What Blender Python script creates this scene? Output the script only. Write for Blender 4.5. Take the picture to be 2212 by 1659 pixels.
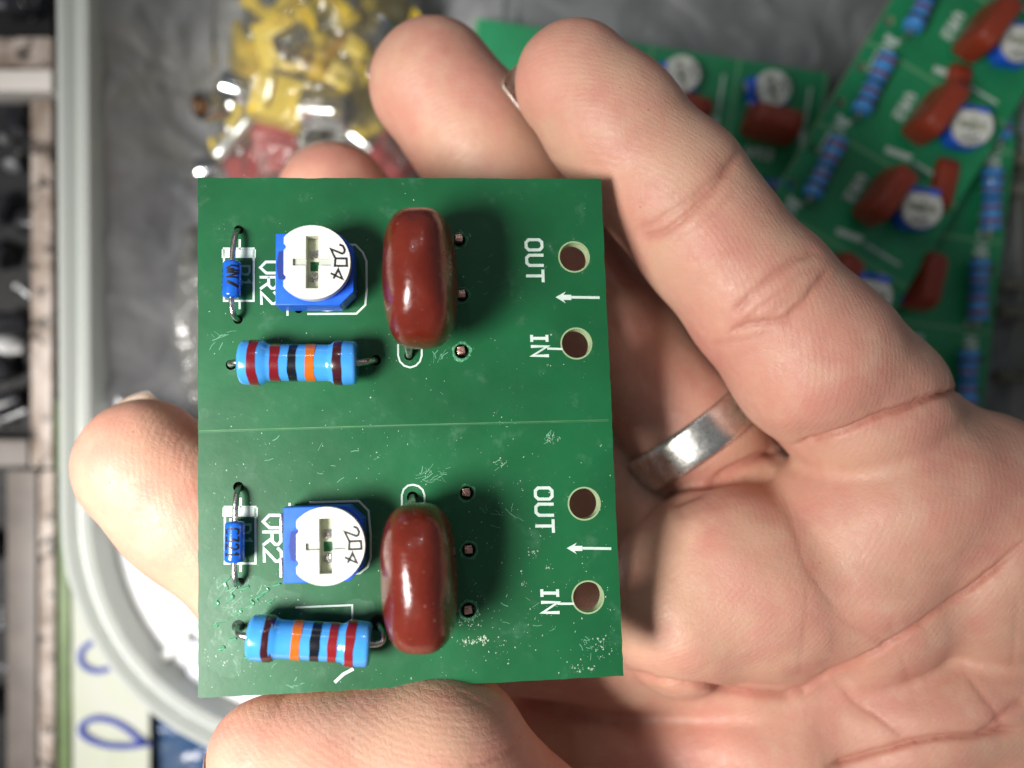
import bpy, bmesh, math, random
import numpy as np
from mathutils import Vector, Matrix, noise, geometry

# 1 Blender unit = 1 cm
C = bpy.context.scene
for o in list(bpy.data.objects): bpy.data.objects.remove(o)
C.unit_settings.scale_length = 0.01
random.seed(7)
FPX, CX, CY, CAMZ = 1782.0, 1106.0, 829.5, 8.0     # pixel focal length of the photo at 2212 px width

# ------------------------------------------------------------------ camera, world, lights
cam_d = bpy.data.cameras.new('camera'); cam = bpy.data.objects.new('camera', cam_d)
C.collection.objects.link(cam); C.camera = cam
cam.location = (0, 0, CAMZ)
cam_d.sensor_width = 36.0; cam_d.lens = 36.0 * FPX / 2212.0
cam_d.clip_start = 0.1; cam_d.clip_end = 500
cam_d.dof.use_dof = True; cam_d.dof.focus_distance = 8.0
cam_d.dof.aperture_fstop = 0.14

w = bpy.data.worlds.new('World'); C.world = w; w.use_nodes = True
nt = w.node_tree; bg = nt.nodes['Background']
bg.inputs[0].default_value = (0.86, 0.93, 1.0, 1); bg.inputs[1].default_value = 0.145

def area(name, loc, target, size, power, col=(1, 1, 1), size_y=None):
    d = bpy.data.lights.new(name, 'AREA'); d.energy = power; d.size = size; d.color = col
    if size_y: d.shape = 'RECTANGLE'; d.size_y = size_y
    o = bpy.data.objects.new(name, d); C.collection.objects.link(o)
    o.location = loc
    o.rotation_euler = (Vector(target) - Vector(loc)).to_track_quat('-Z', 'Y').to_euler()
    return o
key = area('key_lamp', (-13.5, -5.6, 18.5), (-3.6, -2.6, -6), 8.2, 2130, (1.0, 0.965, 0.915))
key.data.spread = math.radians(62)
area('ceiling_lamp', (3.5, 17, 14), (0, 0, 0), .55, 150, (0.95, 0.98, 1.0))
area('ceiling_lamp', (-3.5, 15, 16), (0, 0, 0), .55, 130, (0.95, 0.98, 1.0))

C.view_settings.view_transform = 'Standard'; C.view_settings.look = 'None'
C.view_settings.exposure = 0.0; C.view_settings.gamma = 1.0
C.render.engine = 'CYCLES'
C.cycles.use_denoising = True
C.cycles.max_bounces = 10; C.cycles.transparent_max_bounces = 16
C.cycles.sample_clamp_indirect = 4.0
C.cycles.caustics_reflective = False; C.cycles.caustics_refractive = False

# ------------------------------------------------------------------ helpers
def P(px, py, z):
    k = (CAMZ - z) / FPX
    return Vector(((px - CX) * k, (CY - py) * k, z))

MATS = {}
def mat(name, col, rough=0.5, metal=0.0, spec=0.5, trans=0.0, sss=0.0, coat=0.0, bump=None, vary=None, ior=None,
        speck=None, alpha=1.0):
    """procedural principled; bump=(scale, strength, distance); vary=(scale, colour2, amount); speck=(scale, thresh, colour)"""
    if name in MATS: return MATS[name]
    m = bpy.data.materials.new(name); m.use_nodes = True; MATS[name] = m
    n = m.node_tree.nodes; l = m.node_tree.links; b = n['Principled BSDF']
    b.inputs['Base Color'].default_value = (*col, 1); b.inputs['Roughness'].default_value = rough
    b.inputs['Metallic'].default_value = metal; b.inputs['Specular IOR Level'].default_value = spec
    b.inputs['Transmission Weight'].default_value = trans
    b.inputs['Coat Weight'].default_value = coat; b.inputs['Coat Roughness'].default_value = 0.06
    b.inputs['Alpha'].default_value = alpha
    if ior: b.inputs['IOR'].default_value = ior
    if sss:
        b.inputs['Subsurface Weight'].default_value = sss
        b.inputs['Subsurface Radius'].default_value = (1, .4, .2); b.inputs['Subsurface Scale'].default_value = 0.15
    tc = n.new('ShaderNodeTexCoord')
    colsock = None
    if vary:
        t = n.new('ShaderNodeTexNoise'); t.inputs['Scale'].default_value = vary[0]; t.inputs['Detail'].default_value = 5
        l.new(tc.outputs['Object'], t.inputs['Vector'])
        r = n.new('ShaderNodeMapRange'); r.inputs[1].default_value = .35; r.inputs[2].default_value = .68
        r.inputs[4].default_value = vary[2]; l.new(t.outputs[0], r.inputs[0])
        mx = n.new('ShaderNodeMix'); mx.data_type = 'RGBA'
        mx.inputs[6].default_value = (*col, 1); mx.inputs[7].default_value = (*vary[1], 1)
        l.new(r.outputs[0], mx.inputs[0]); colsock = mx.outputs[2]
    if speck:
        v = n.new('ShaderNodeTexNoise'); v.inputs['Scale'].default_value = speck[0]; v.inputs['Detail'].default_value = 3
        l.new(tc.outputs['Object'], v.inputs['Vector'])
        r = n.new('ShaderNodeMapRange'); r.inputs[1].default_value = speck[1]; r.inputs[2].default_value = speck[1] + .04
        r.inputs[4].default_value = speck[3] if len(speck) > 3 else .8
        l.new(v.outputs[0], r.inputs[0])
        mx = n.new('ShaderNodeMix'); mx.data_type = 'RGBA'; mx.inputs[6].default_value = (*col, 1)
        mx.inputs[7].default_value = (*speck[2], 1)
        if colsock: l.new(colsock, mx.inputs[6])
        l.new(r.outputs[0], mx.inputs[0]); colsock = mx.outputs[2]
    if colsock: l.new(colsock, b.inputs['Base Color'])
    if bump:
        t = n.new('ShaderNodeTexNoise'); t.inputs['Scale'].default_value = bump[0]; t.inputs['Detail'].default_value = 4
        l.new(tc.outputs['Object'], t.inputs['Vector'])
        bp = n.new('ShaderNodeBump'); bp.inputs['Strength'].default_value = bump[1]
        bp.inputs['Distance'].default_value = bump[2]
        l.new(t.outputs[0], bp.inputs['Height']); l.new(bp.outputs[0], b.inputs['Normal'])
        # slight roughness break-up too
        rr = n.new('ShaderNodeMapRange'); rr.inputs[3].default_value = rough * .75; rr.inputs[4].default_value = min(1, rough * 1.35)
        l.new(t.outputs[0], rr.inputs[0]); l.new(rr.outputs[0], b.inputs['Roughness'])
    return m

def link(name, me, m=None, parent=None, smooth=False):
    o = bpy.data.objects.new(name, me); C.collection.objects.link(o)
    if m is not None:
        for mm in (m if isinstance(m, (list, tuple)) else [m]): me.materials.append(mm)
    if smooth:
        me.polygons.foreach_set('use_smooth', [True] * len(me.polygons))
    if parent: o.parent = parent
    return o

def mesh(name, V, F, m=None, parent=None, smooth=False, mi=None):
    me = bpy.data.meshes.new(name); me.from_pydata([tuple(v) for v in V], [], F); me.update()
    o = link(name, me, m, parent, smooth)
    if mi is not None: me.polygons.foreach_set('material_index', mi)
    return o

def tag(o, label=None, cat=None, group=None, kind=None):
    if label: o['label'] = label
    if cat: o['category'] = cat
    if group: o['group'] = group
    if kind: o['kind'] = kind
    return o

def empty(name, mtx=None, loc=None):
    o = bpy.data.objects.new(name, None); C.collection.objects.link(o); o.empty_display_size = .2
    if mtx is not None: o.matrix_basis = mtx
    if loc is not None: o.location = loc
    return o

def copy_tree(o, parent=None):
    c = o.copy(); C.collection.objects.link(c); c.parent = parent
    for ch in [x for x in bpy.data.objects if x.parent == o]: copy_tree(ch, c)
    return c

class MB:
    """collects shapes into one mesh"""
    def __init__(s): s.V = []; s.F = []; s.M = []
    def add(s, V, F, mi=0):
        b = len(s.V); s.V += [Vector(v) for v in V]; s.F += [tuple(b + i for i in f) for f in F]; s.M += [mi] * len(F); return s
    def lathe(s, prof, origin, axis, n=40, mi=0, wob=None):
        """prof: [(t along axis, r)]"""
        a = Vector(axis).normalized(); u = a.orthogonal().normalized(); v = a.cross(u); o = Vector(origin)
        V = []; F = []
        for k, (t, r) in enumerate(prof):
            for i in range(n):
                th = 2 * math.pi * i / n
                tt = t + (wob(k, th) if wob else 0)
                V.append(o + a * tt + u * (r * math.cos(th)) + v * (r * math.sin(th)))
        for k in range(len(prof) - 1):
            for i in range(n):
                j = (i + 1) % n
                F.append((k * n + i, k * n + j, (k + 1) * n + j, (k + 1) * n + i))
        return s.add(V, F, mi)
    def tube(s, pts, r, n=12, mi=0, caps=True):
        pts = [Vector(p) for p in pts]; V = []; F = []
        u = None
        for i, p in enumerate(pts):
            d = (pts[min(i + 1, len(pts) - 1)] - pts[max(i - 1, 0)]).normalized()
            if u is None: u = d.orthogonal().normalized()
            u = (u - d * u.dot(d)).normalized(); v = d.cross(u)
            rr = r(i / (len(pts) - 1)) if callable(r) else r
            for k in range(n):
                th = 2 * math.pi * k / n
                V.append(p + u * rr * math.cos(th) + v * rr * math.sin(th))
        for i in range(len(pts) - 1):
            for k in range(n):
                j = (k + 1) % n; F.append((i * n + k, i * n + j, (i + 1) * n + j, (i + 1) * n + k))
        if caps:
            F.append(tuple(range(n - 1, -1, -1))); F.append(tuple((len(pts) - 1) * n + k for k in range(n)))
        return s.add(V, F, mi)
    def box(s, c, sz, rot=None, bev=0.0, mi=0, seg=2):
        bm = bmesh.new(); bmesh.ops.create_cube(bm, size=1)
        for v in bm.verts: v.co = Vector((v.co.x * sz[0], v.co.y * sz[1], v.co.z * sz[2]))
        if bev: bmesh.ops.bevel(bm, geom=bm.edges[:], offset=bev, segments=seg, profile=.6, affect='EDGES')
        R = (rot if rot is not None else Matrix.Identity(3)); c = Vector(c)
        bm.verts.index_update()
        V = [R @ v.co + c for v in bm.verts]; F = [tuple(v.index for v in f.verts) for f in bm.faces]
        bm.free(); return s.add(V, F, mi)
    def prism(s, outer, holes, z0, z1, mi_top=0, mi_side=0, mi_hole=None, chamf=0.0):
        loops = [outer] + list(holes); pts = []; edges = []
        for L in loops:
            b = len(pts); pts += [Vector((p[0], p[1])) for p in L]
            edges += [(b + i, b + (i + 1) % len(L)) for i in range(len(L))]
        cv, ce, cf, *_ = geometry.delaunay_2d_cdt(pts, edges, [], 0, 1e-7)
        def inside(p, L):
            c = False; n = len(L)
            for i in range(n):
                x1, y1 = L[i][0], L[i][1]; x2, y2 = L[i - 1][0], L[i - 1][1]
                if (y1 > p[1]) != (y2 > p[1]) and p[0] < (x2 - x1) * (p[1] - y1) / (y2 - y1) + x1: c = not c
            return c
        F = []
        for f in cf:
            cc = sum((cv[i] for i in f), Vector((0, 0))) / len(f)
            if inside(cc, outer) and not any(inside(cc, h) for h in holes): F.append(tuple(f))
        nv = len(cv)
        s.add([(p[0], p[1], z1) for p in cv], F, mi_top)
        s.add([(p[0], p[1], z0) for p in cv], [tuple(reversed(f)) for f in F], mi_top)
        for k, L in enumerate(loops):
            area2 = sum(L[i - 1][0] * L[i][1] - L[i][0] * L[i - 1][1] for i in range(len(L)))
            LL = L if (area2 > 0) == (k == 0) else L[::-1]
            n = len(LL)
            V = [(p[0], p[1], z0) for p in LL] + [(p[0], p[1], z1) for p in LL]
            s.add(V, [(i, (i + 1) % n, n + (i + 1) % n, n + i) for i in range(n)],
                  mi_side if k == 0 or mi_hole is None else (mi_hole[k - 1] if isinstance(mi_hole, list) else mi_hole))
        return s
    def ribbon(s, pts, wd, z, mi=0, th=0.0):
        """flat mitred stroke in xy at height z"""
        p = [Vector((q[0], q[1])) for q in pts]; closed = (p[0] - p[-1]).length < 1e-6
        if closed: p = p[:-1]
        n = len(p); L = []; R = []
        for i in range(n):
            a = p[i - 1] if (i > 0 or closed) else None; b = p[(i + 1) % n] if (i < n - 1 or closed) else None
            d1 = (p[i] - a).normalized() if a is not None else None; d2 = (b - p[i]).normalized() if b is not None else None
            if d1 is None: d1 = d2
            if d2 is None: d2 = d1
            n1 = Vector((-d1.y, d1.x)); n2 = Vector((-d2.y, d2.x)); m = (n1 + n2)
            m = n1 if m.length < 1e-4 else m.normalized(); c = max(.45, m.dot(n1))
            ext = Vector((0, 0))
            if a is None: ext = -d1 * wd * .4
            if b is None: ext = d2 * wd * .4
            L.append(p[i] + m * wd / 2 / c + ext); R.append(p[i] - m * wd / 2 / c + ext)
        V = [(q.x, q.y, z) for q in L] + [(q.x, q.y, z) for q in R]
        F = [(n + i, n + (i + 1) % n, (i + 1) % n, i) for i in range(n if closed else n - 1)]
        return s.add(V, F, mi)
    def build(s, name, m=None, parent=None, smooth=False, flat_above=None):
        o = mesh(name, s.V, s.F, m, parent, smooth, s.M)
        return o

def auto_smooth(o, ang=35):
    me = o.data
    me.polygons.foreach_set('use_smooth', [True] * len(me.polygons))
    bm = bmesh.new(); bm.from_mesh(me)
    bmesh.ops.remove_doubles(bm, verts=bm.verts[:], dist=1e-5)
    for e in bm.edges:
        if len(e.link_faces) == 2 and e.calc_face_angle(0) > math.radians(ang): e.smooth = False
    bm.to_mesh(me); bm.free()
    return o

def circle(cx, cy, r, n=40, a0=0):
    return [(cx + r * math.cos(a0 + 2 * math.pi * i / n), cy + r * math.sin(a0 + 2 * math.pi * i / n)) for i in range(n)]

def bezier(p0, p1, p2, p3, n=10):
    p0, p1, p2, p3 = map(Vector, (p0, p1, p2, p3))
    return [p0 * (1 - t) ** 3 + p1 * 3 * t * (1 - t) ** 2 + p2 * 3 * t * t * (1 - t) + p3 * t ** 3 for t in [i / n for i in range(n + 1)]]

# stroke font, 4 wide x 6 high
G = {
 'O': [[(1, 0), (3, 0), (4, 1), (4, 5), (3, 6), (1, 6), (0, 5), (0, 1), (1, 0)]],
 'U': [[(0, 6), (0, 1), (1, 0), (3, 0), (4, 1), (4, 6)]],
 'T': [[(0, 6), (4, 6)], [(2, 6), (2, 0)]],
 'I': [[(1, 0), (3, 0)], [(1, 6), (3, 6)], [(2, 0), (2, 6)]],
 'N': [[(0, 0), (0, 6), (4, 0), (4, 6)]],
 'V': [[(0, 6), (0, 2.2), (2, 0), (4, 2.2), (4, 6)]],
 'R': [[(0, 0), (0, 6), (3, 6), (4, 5), (4, 4), (3, 3), (0, 3)], [(2, 3), (4, 0)]],
 '2': [[(0, 5), (1, 6), (3, 6), (4, 5), (4, 4), (0, 0), (4, 0)]],
 'D': [[(0, 0), (0, 6), (2.6, 6), (4, 4.6), (4, 1.4), (2.6, 0), (0, 0)]],
 '1': [[(1, 5), (2, 6), (2, 0)], [(1, 0), (3, 0)]],
 '0': [[(.3, .3), (3.7, 0), (3.7, 5.9), (.3, 5.7), (.3, .3)]],
 '4': [[(3, 0), (3, 6), (0, 2), (4.3, 2)]],
 'C': [[(4, 5.6), (3, 6), (1, 6), (0, 5), (0, 1), (1, 0), (3, 0), (4, .6)]],
 '3': [[(.3, 6), (3.8, 6), (2, 3.6), (3.4, 3.4), (4, 2), (3.2, 0), (.3, .2)]],
 'l': [[(1.5, 6), (1.5, 0)]],
 'Y': [[(0, 6), (2, 3), (4, 6)], [(2, 3), (2, 0)]],
}
def glyph_strokes(text, org, right, up, h, adv, wd=None):
    org = Vector(org); right = Vector(right); up = Vector(up); sy = h / 6; sx = (wd or h * .62) / 4
    out = []
    for k, ch in enumerate(text):
        for st in G.get(ch, []):
            out.append([org + right * (k * adv + x * sx) + up * (y * sy) for x, y in st])
    return out

# ------------------------------------------------------------------ materials
def board_mat(name, c1, c2, edge=False):
    m = bpy.data.materials.new(name); m.use_nodes = True; MATS[name] = m
    n = m.node_tree.nodes; l = m.node_tree.links; b = n['Principled BSDF']
    tc = n.new('ShaderNodeTexCoord')
    t = n.new('ShaderNodeTexNoise'); t.inputs['Scale'].default_value = .9; t.inputs['Detail'].default_value = 3
    l.new(tc.outputs['Object'], t.inputs['Vector'])
    r = n.new('ShaderNodeMapRange'); r.inputs[1].default_value = .35; r.inputs[2].default_value = .65; l.new(t.outputs[0], r.inputs[0])
    mx = n.new('ShaderNodeMix'); mx.data_type = 'RGBA'; mx.inputs[6].default_value = (*c1, 1); mx.inputs[7].default_value = (*c2, 1)
    l.new(r.outputs[0], mx.inputs[0])
    # flux haze patches
    t2 = n.new('ShaderNodeTexNoise'); t2.inputs['Scale'].default_value = 3.2; t2.inputs['Detail'].default_value = 8; t2.inputs['Roughness'].default_value = .65
    l.new(tc.outputs['Object'], t2.inputs['Vector'])
    r2 = n.new('ShaderNodeMapRange'); r2.inputs[1].default_value = .58; r2.inputs[2].default_value = .75; r2.inputs[4].default_value = .16
    l.new(t2.outputs[0], r2.inputs[0])
    mx2 = n.new('ShaderNodeMix'); mx2.data_type = 'RGBA'; mx2.inputs[7].default_value = (.22, .42, .30, 1)
    l.new(mx.outputs[2], mx2.inputs[6]); l.new(r2.outputs[0], mx2.inputs[0])
    # pin-prick dust specks
    v = n.new('ShaderNodeTexVoronoi'); v.inputs['Scale'].default_value = 16; l.new(tc.outputs['Object'], v.inputs['Vector'])
    r3 = n.new('ShaderNodeMapRange'); r3.inputs[1].default_value = .07; r3.inputs[2].default_value = .04; r3.inputs[4].default_value = 1
    l.new(v.outputs['Distance'], r3.inputs[0])
    r4 = n.new('ShaderNodeMapRange'); r4.inputs[1].default_value = .50; r4.inputs[2].default_value = .62; r4.inputs[4].default_value = .7
    l.new(t2.outputs[0], r4.inputs[0])
    mu = n.new('ShaderNodeMath'); mu.operation = 'MULTIPLY'; l.new(r3.outputs[0], mu.inputs[0]); l.new(r4.outputs[0], mu.inputs[1])
    mx3 = n.new('ShaderNodeMix'); mx3.data_type = 'RGBA'; mx3.inputs[7].default_value = (.6, .75, .66, 1)
    l.new(mx2.outputs[2], mx3.inputs[6]); l.new(mu.outputs[0], mx3.inputs[0])
    l.new(mx3.outputs[2], b.inputs['Base Color'])
    rr = n.new('ShaderNodeMapRange'); rr.inputs[3].default_value = .26; rr.inputs[4].default_value = .5; l.new(t2.outputs[0], rr.inputs[0])
    l.new(rr.outputs[0], b.inputs['Roughness'])
    bp = n.new('ShaderNodeBump'); bp.inputs['Strength'].default_value = .25; bp.inputs['Distance'].default_value = .01
    l.new(t2.outputs[0], bp.inputs['Height']); l.new(bp.outputs[0], b.inputs['Normal'])
    b.inputs['Subsurface Weight'].default_value = 0.0
    return m

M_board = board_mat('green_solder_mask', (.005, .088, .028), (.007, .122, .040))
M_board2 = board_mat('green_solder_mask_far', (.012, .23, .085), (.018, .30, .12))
M_fr4 = mat('fibreglass_edge', (.42, .50, .30), .7, bump=(40, .4, .01), vary=(14, (.25, .40, .2), .8))
M_silk = mat('white_silkscreen_ink', (.66, .76, .70), .5, vary=(9, (.42, .58, .5), .6))
M_silkfaint = mat('worn_silkscreen_ink', (.16, .36, .24), .5)
M_score = mat('score_line_resin', (.03, .18, .065), .45, vary=(4, (.10, .26, .10), .8))
M_tin = mat('tinned_steel', (.66, .63, .59), .28, metal=1, bump=(30, .5, .01), vary=(20, (.36, .32, .29), .7))
M_copper = mat('cut_copper_pin', (.86, .52, .42), .32, metal=.85, bump=(40, .6, .01), vary=(22, (.38, .20, .16), .8))
M_resblue = mat('sky_blue_resistor_lacquer', (.05, .30, .76), .16, coat=.5, spec=.6, bump=(5, .12, .02), vary=(7, (.075, .35, .80), .7))
M_diode = mat('blue_diode_glass', (.008, .09, .50), .2, coat=.4, bump=(12, .2, .01), vary=(9, (.01, .14, .6), .8))
M_potblue = mat('bright_blue_plastic', (.010, .115, .80), .38, bump=(16, .15, .006), vary=(9, (.02, .15, .85), .8))
M_potdark = mat('recess_shade_blue', (.005, .03, .22), .5)
M_white = mat('ivory_white_plastic', (.80, .80, .74), .38, bump=(10, .12, .006), vary=(8, (.72, .72, .64), .6), sss=.1)
M_cream = mat('inner_cream_plastic', (.60, .62, .50), .5)
M_blackink = mat('black_print', (.008, .008, .010), .45)
M_cap = mat('red_brown_epoxy', (.125, .0135, .0065), .24, coat=.30, bump=(6, .45, .035), vary=(3, (.15, .018, .009), .9),
            speck=(26, .70, (.5, .28, .2), .45))
M_band = {k: mat('band_' + k, c, .22, coat=.4, bump=(9, .25, .01)) for k, c in dict(
    dark_red=(.17, .006, .012), red=(.23, .010, .014), black=(.006, .007, .012), orange=(.55, .13, .010), brown=(.045, .007, .010)).items()}
M_dust = mat('pale_dust', (.42, .55, .44), .7, vary=(30, (.3, .5, .36), .8))
M_flux = mat('dried_flux', (.66, .64, .50), .6)

# ------------------------------------------------------------------ component builders (local z = up from the board, units cm)
def smooth_obj(o): return auto_smooth(o, 40)

def resistor(parent, a, b, ra=.210, rm=.173, bands=(), leads=(), n=48, detail=True):
    """body from a to b (3-D local points)"""
    a = Vector(a); b = Vector(b); ax = (b - a).normalized(); L = (b - a).length
    e = .045; cap = L * .23
    prof = [(0, .03), (0, ra - e * 1.4)]
    prof += [(e * (1 - math.cos(t)), ra - e * (1 - math.sin(t)) - .004) for t in [math.pi / 2 * k / 5 for k in range(6)]]
    prof += [(cap * .5, ra), (cap * .85, ra - .002), (cap, rm + .006), (cap + .03, rm), (L / 2, rm + .001), (L - cap - .03, rm), (L - cap, rm + .006), (L - cap * .85, ra - .002), (L - cap * .5, ra)]
    prof += [(L - e * (1 - math.cos(t)), ra - e * (1 - math.sin(t)) - .004) for t in [math.pi / 2 * k / 5 for k in range(5, -1, -1)]]
    prof += [(L, ra - e * 1.4), (L, .03)]
    body = smooth_obj(MB().lathe(prof, a, ax, n).build('resistor', M_resblue, parent))
    def rad(t):
        for (t0, r0), (t1, r1) in zip(prof[1:-1], prof[2:]):
            if t0 <= t <= t1 and t1 > t0: return r0 + (r1 - r0) * (t - t0) / (t1 - t0)
        return ra
    for (t0, t1, kind) in bands:
        ts = [t0, t0 + .002, (t0 * 2 + t1) / 3, (t0 + 2 * t1) / 3, t1 - .002, t1]; ph = random.random() * 6
        pr = [(t, rad(t) + (.0045 if 0 < k < 5 else -.004)) for k, t in enumerate(ts)]
        sl = random.uniform(-.008, .008)
        wob = (lambda k, th, ph=ph, sl=sl: sl * math.sin(th + 1) + .0035 * math.sin(3 * th + ph + (k > 2) * 2) + .002 * math.sin(7 * th + ph * 2 + (k > 2)))
        smooth_obj(MB().lathe(pr, a, ax, n, wob=wob).build('colour_band', M_band[kind], body))
    for pts in leads:
        smooth_obj(MB().tube(pts, .031, 12).build('lead', M_tin, body))
    return body

def superell(mb, c, s, ex=2.5, nu=56, nv=36, lump=.0, tilt=None, taper=0.0):
    V = []; F = []
    R = tilt or Matrix.Identity(3); c = Vector(c)
    for j in range(nv + 1):
        ph = -math.pi / 2 + math.pi * j / nv
        for i in range(nu):
            th = 2 * math.pi * i / nu
            d = Vector((math.cos(ph) * math.cos(th), math.cos(ph) * math.sin(th), math.sin(ph)))
            k = (abs(d.x) ** ex[0] + abs(d.y) ** ex[0]) ** (ex[1] / ex[0]) + abs(d.z) ** ex[1]
            q = d / (k ** (1 / ex[1]))
            p = Vector((q.x * s[0] * (1 + taper * q.z), q.y * s[1] * (1 + taper * .35 * q.z), q.z * s[2]))
            if lump: p += d * lump * noise.noise(p * 3.1 + c)
            V.append(R @ p + c)
    for j in range(nv):
        for i in range(nu):
            k = (i + 1) % nu; F.append((j * nu + i, j * nu + k, (j + 1) * nu + k, (j + 1) * nu + i))
    return mb.add(V, F)

def capacitor(parent, c, size, tilt=(0, 0), rz=0.0, leads=(), ex=(3.0, 2.3)):
    R = (Matrix.Rotation(rz, 3, 'Z') @ Matrix.Rotation(tilt[0], 3, 'X') @ Matrix.Rotation(tilt[1], 3, 'Y'))
    b = superell(MB(), c, size, ex, lump=.012, tilt=R, taper=-.16).build('capacitor', M_cap, parent, True)
    for pts in leads: smooth_obj(MB().tube(pts, lambda t: .062 - .03 * min(1, t * 2.2), 12).build('lead', M_tin if len(pts) < 3 else M_tin, b))
    return b

def potentiometer(parent, x, y, rz, dx=0.0, dy=0.0, terminals=True, detail=True, rot=0.0):
    """blue square base with chamfered far corners, ivory rotor; local x to the right"""
    t = Matrix.Translation((x, y, 0)) @ Matrix.Rotation(rz, 4, 'Z')
    W, H, ch = .72, .68, .13
    out = [(-W / 2, -H / 2), (W / 2 - ch, -H / 2), (W / 2, -H / 2 + ch), (W / 2, H / 2 - ch), (W / 2 - ch, H / 2), (-W / 2, H / 2)]
    hole = circle(dx, dy, .15, 24)
    mb = MB(); mb.prism(out, [hole], .05, .345)
    mb.prism(circle(dx - .005, dy, .325, 56), [circle(dx, dy, .15, 24)], .346, .375)
    hs = mb.build('potentiometer', M_potblue, parent); hs.matrix_basis = t; auto_smooth(hs, 30)
    md = hs.modifiers.new('bevel', 'BEVEL'); md.width = .008; md.segments = 2; md.limit_method = 'ANGLE'
    # recess at the flat side of the rotor, its shade painted as a dark patch
    MB().prism([(dx - .325, dy - .13), (dx - .22, dy - .15), (dx - .22, dy + .15), (dx - .325, dy + .13), (dx - .345, dy)], [], .3755, .3785).build('recess_shade', M_potdark, hs)
    # rotor: lower layer with the through slot, upper layer with the cross slot
    r = .345
    def rot_outline(r, cut):
        L = []
        for i in range(96):
            a = 2 * math.pi * i / 96; px, py = r * math.cos(a), r * math.sin(a)
            if px < -cut:
                px = -cut + (.02 if abs(py) > r * .36 and abs(py) < r * .47 else 0)
            L.append((px + dx, py + dy))
        return L
    sx, sy = .058, .245; gx, gy = .175, .033
    slot = [(dx - sx, dy - sy), (dx + sx, dy - sy), (dx + sx, dy + sy), (dx - sx, dy + sy)]
    cross = [(dx - sx, dy - sy), (dx + sx, dy - sy), (dx + sx, dy - gy), (dx + gx, dy - gy), (dx + gx, dy + gy), (dx + sx, dy + gy),
             (dx + sx, dy + sy), (dx - sx, dy + sy), (dx - sx, dy + gy), (dx - gx, dy + gy), (dx - gx, dy - gy), (dx - sx, dy - gy)]
    mb = MB(); mb.prism(rot_outline(r, .255), [slot], .40, .475, 2, 0, 1)
    mb.prism(rot_outline(r, .255), [cross], .4755, .505, 0, 0, 1)
    dial = auto_smooth(mb.build('dial', [M_white, M_cream, mat('groove_plastic', (.50, .54, .48), .5)], hs), 30)
    if detail:
        MB().prism(circle(dx, dy, .27, 40), [[(dx - .035, dy - .06), (dx + .05, dy - .06), (dx + .05, dy + .03), (dx - .035, dy + .03)]], .3765, .386).build('carrier', M_cream, hs)
        MB().box((dx + .008, dy - .015, .370), (.12, .13, .012)).build('board_stand_in', mat('board_stand_in_green', (.012, .12, .045), .4), hs)  # green piece added in place of the lit board below the opening
        m2 = MB()
        m2.box((dx + .01, dy + .10, .392), (.085, .075, .012), bev=.004); m2.box((dx + .01, dy - .125, .392), (.085, .06, .012), bev=.004)
        m2.box((dx + .005, dy - .10, .39), (.02, .05, .03), bev=.003); m2.box((dx + .03, dy - .10, .39), (.015, .05, .03), bev=.003)
        auto_smooth(m2.build('wiper', M_tin, hs))
        m3 = MB(); cr = .255
        for k, (ch_, a) in enumerate((('2', .44), ('0', .0), ('4', -.46))):
            cx_, cy_ = dx + cr * math.cos(a) + .005, dy + cr * math.sin(a)
            rt = Vector((math.sin(a), -math.cos(a), 0)); up = Vector((math.cos(a), math.sin(a), 0))
            for q, st in enumerate(glyph_strokes(ch_, Vector((cx_, cy_, 0)) - rt * .041 - up * .055, rt, up, .112, .1, .082)):
                m3.ribbon(st, .021, .5062 + q * .0004)
        m3.build('dial_number', M_blackink, dial)
    if terminals:
        for s in (-1, 1):
            auto_smooth(MB().box((-W / 2 - .016, s * .2, .18), (.028, .17, .32), bev=.008).build('terminal', M_tin, hs))
        auto_smooth(MB().box((-.10, -H / 2 - .015, .06), (.09, .03, .14), bev=.006).build('terminal', M_tin, hs))
    return hs

# ------------------------------------------------------------------ the held circuit board
def camp(x, y, z): return Vector((x, -y, CAMZ - z))
TL = camp(-3.064, -2.011, 8.042); TR = camp(.905, -2.09, 8.397); BL = camp(-2.893, 2.895, 7.603); BR = camp(1.076, 2.816, 7.958)
BW = (TR - TL).length; BH = (BL - TL).length
ex = (TR - TL).normalized(); ey0 = (TL - BL).normalized(); ez = ex.cross(ey0).normalized(); ey = ez.cross(ex)
cen = (TL + TR + BL + BR) / 4
BM = Matrix.Translation(cen) @ Matrix((ex, ey, ez)).transposed().to_4x4()
BMi = BM.inverted()
def B(px, py, h=0.0):
    """photo pixel -> board-local point at height h above the board face (design help only)"""
    o = BMi @ Vector((0, 0, CAMZ)); d = (BMi.to_3x3() @ (P(px, py, 0) - Vector((0, 0, CAMZ))))
    t = (h - o.z) / d.z; return o + d * t

board = empty('circuit_board', BM)
tag(board, 'green circuit board with two identical sections held between thumb and fingers', 'circuit board')
TH = .16
outer = [(B(*q).x, B(*q).y) for q in [(427, 384), (1298, 386), (1347, 1460), (428, 1508)]][::-1]
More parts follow.
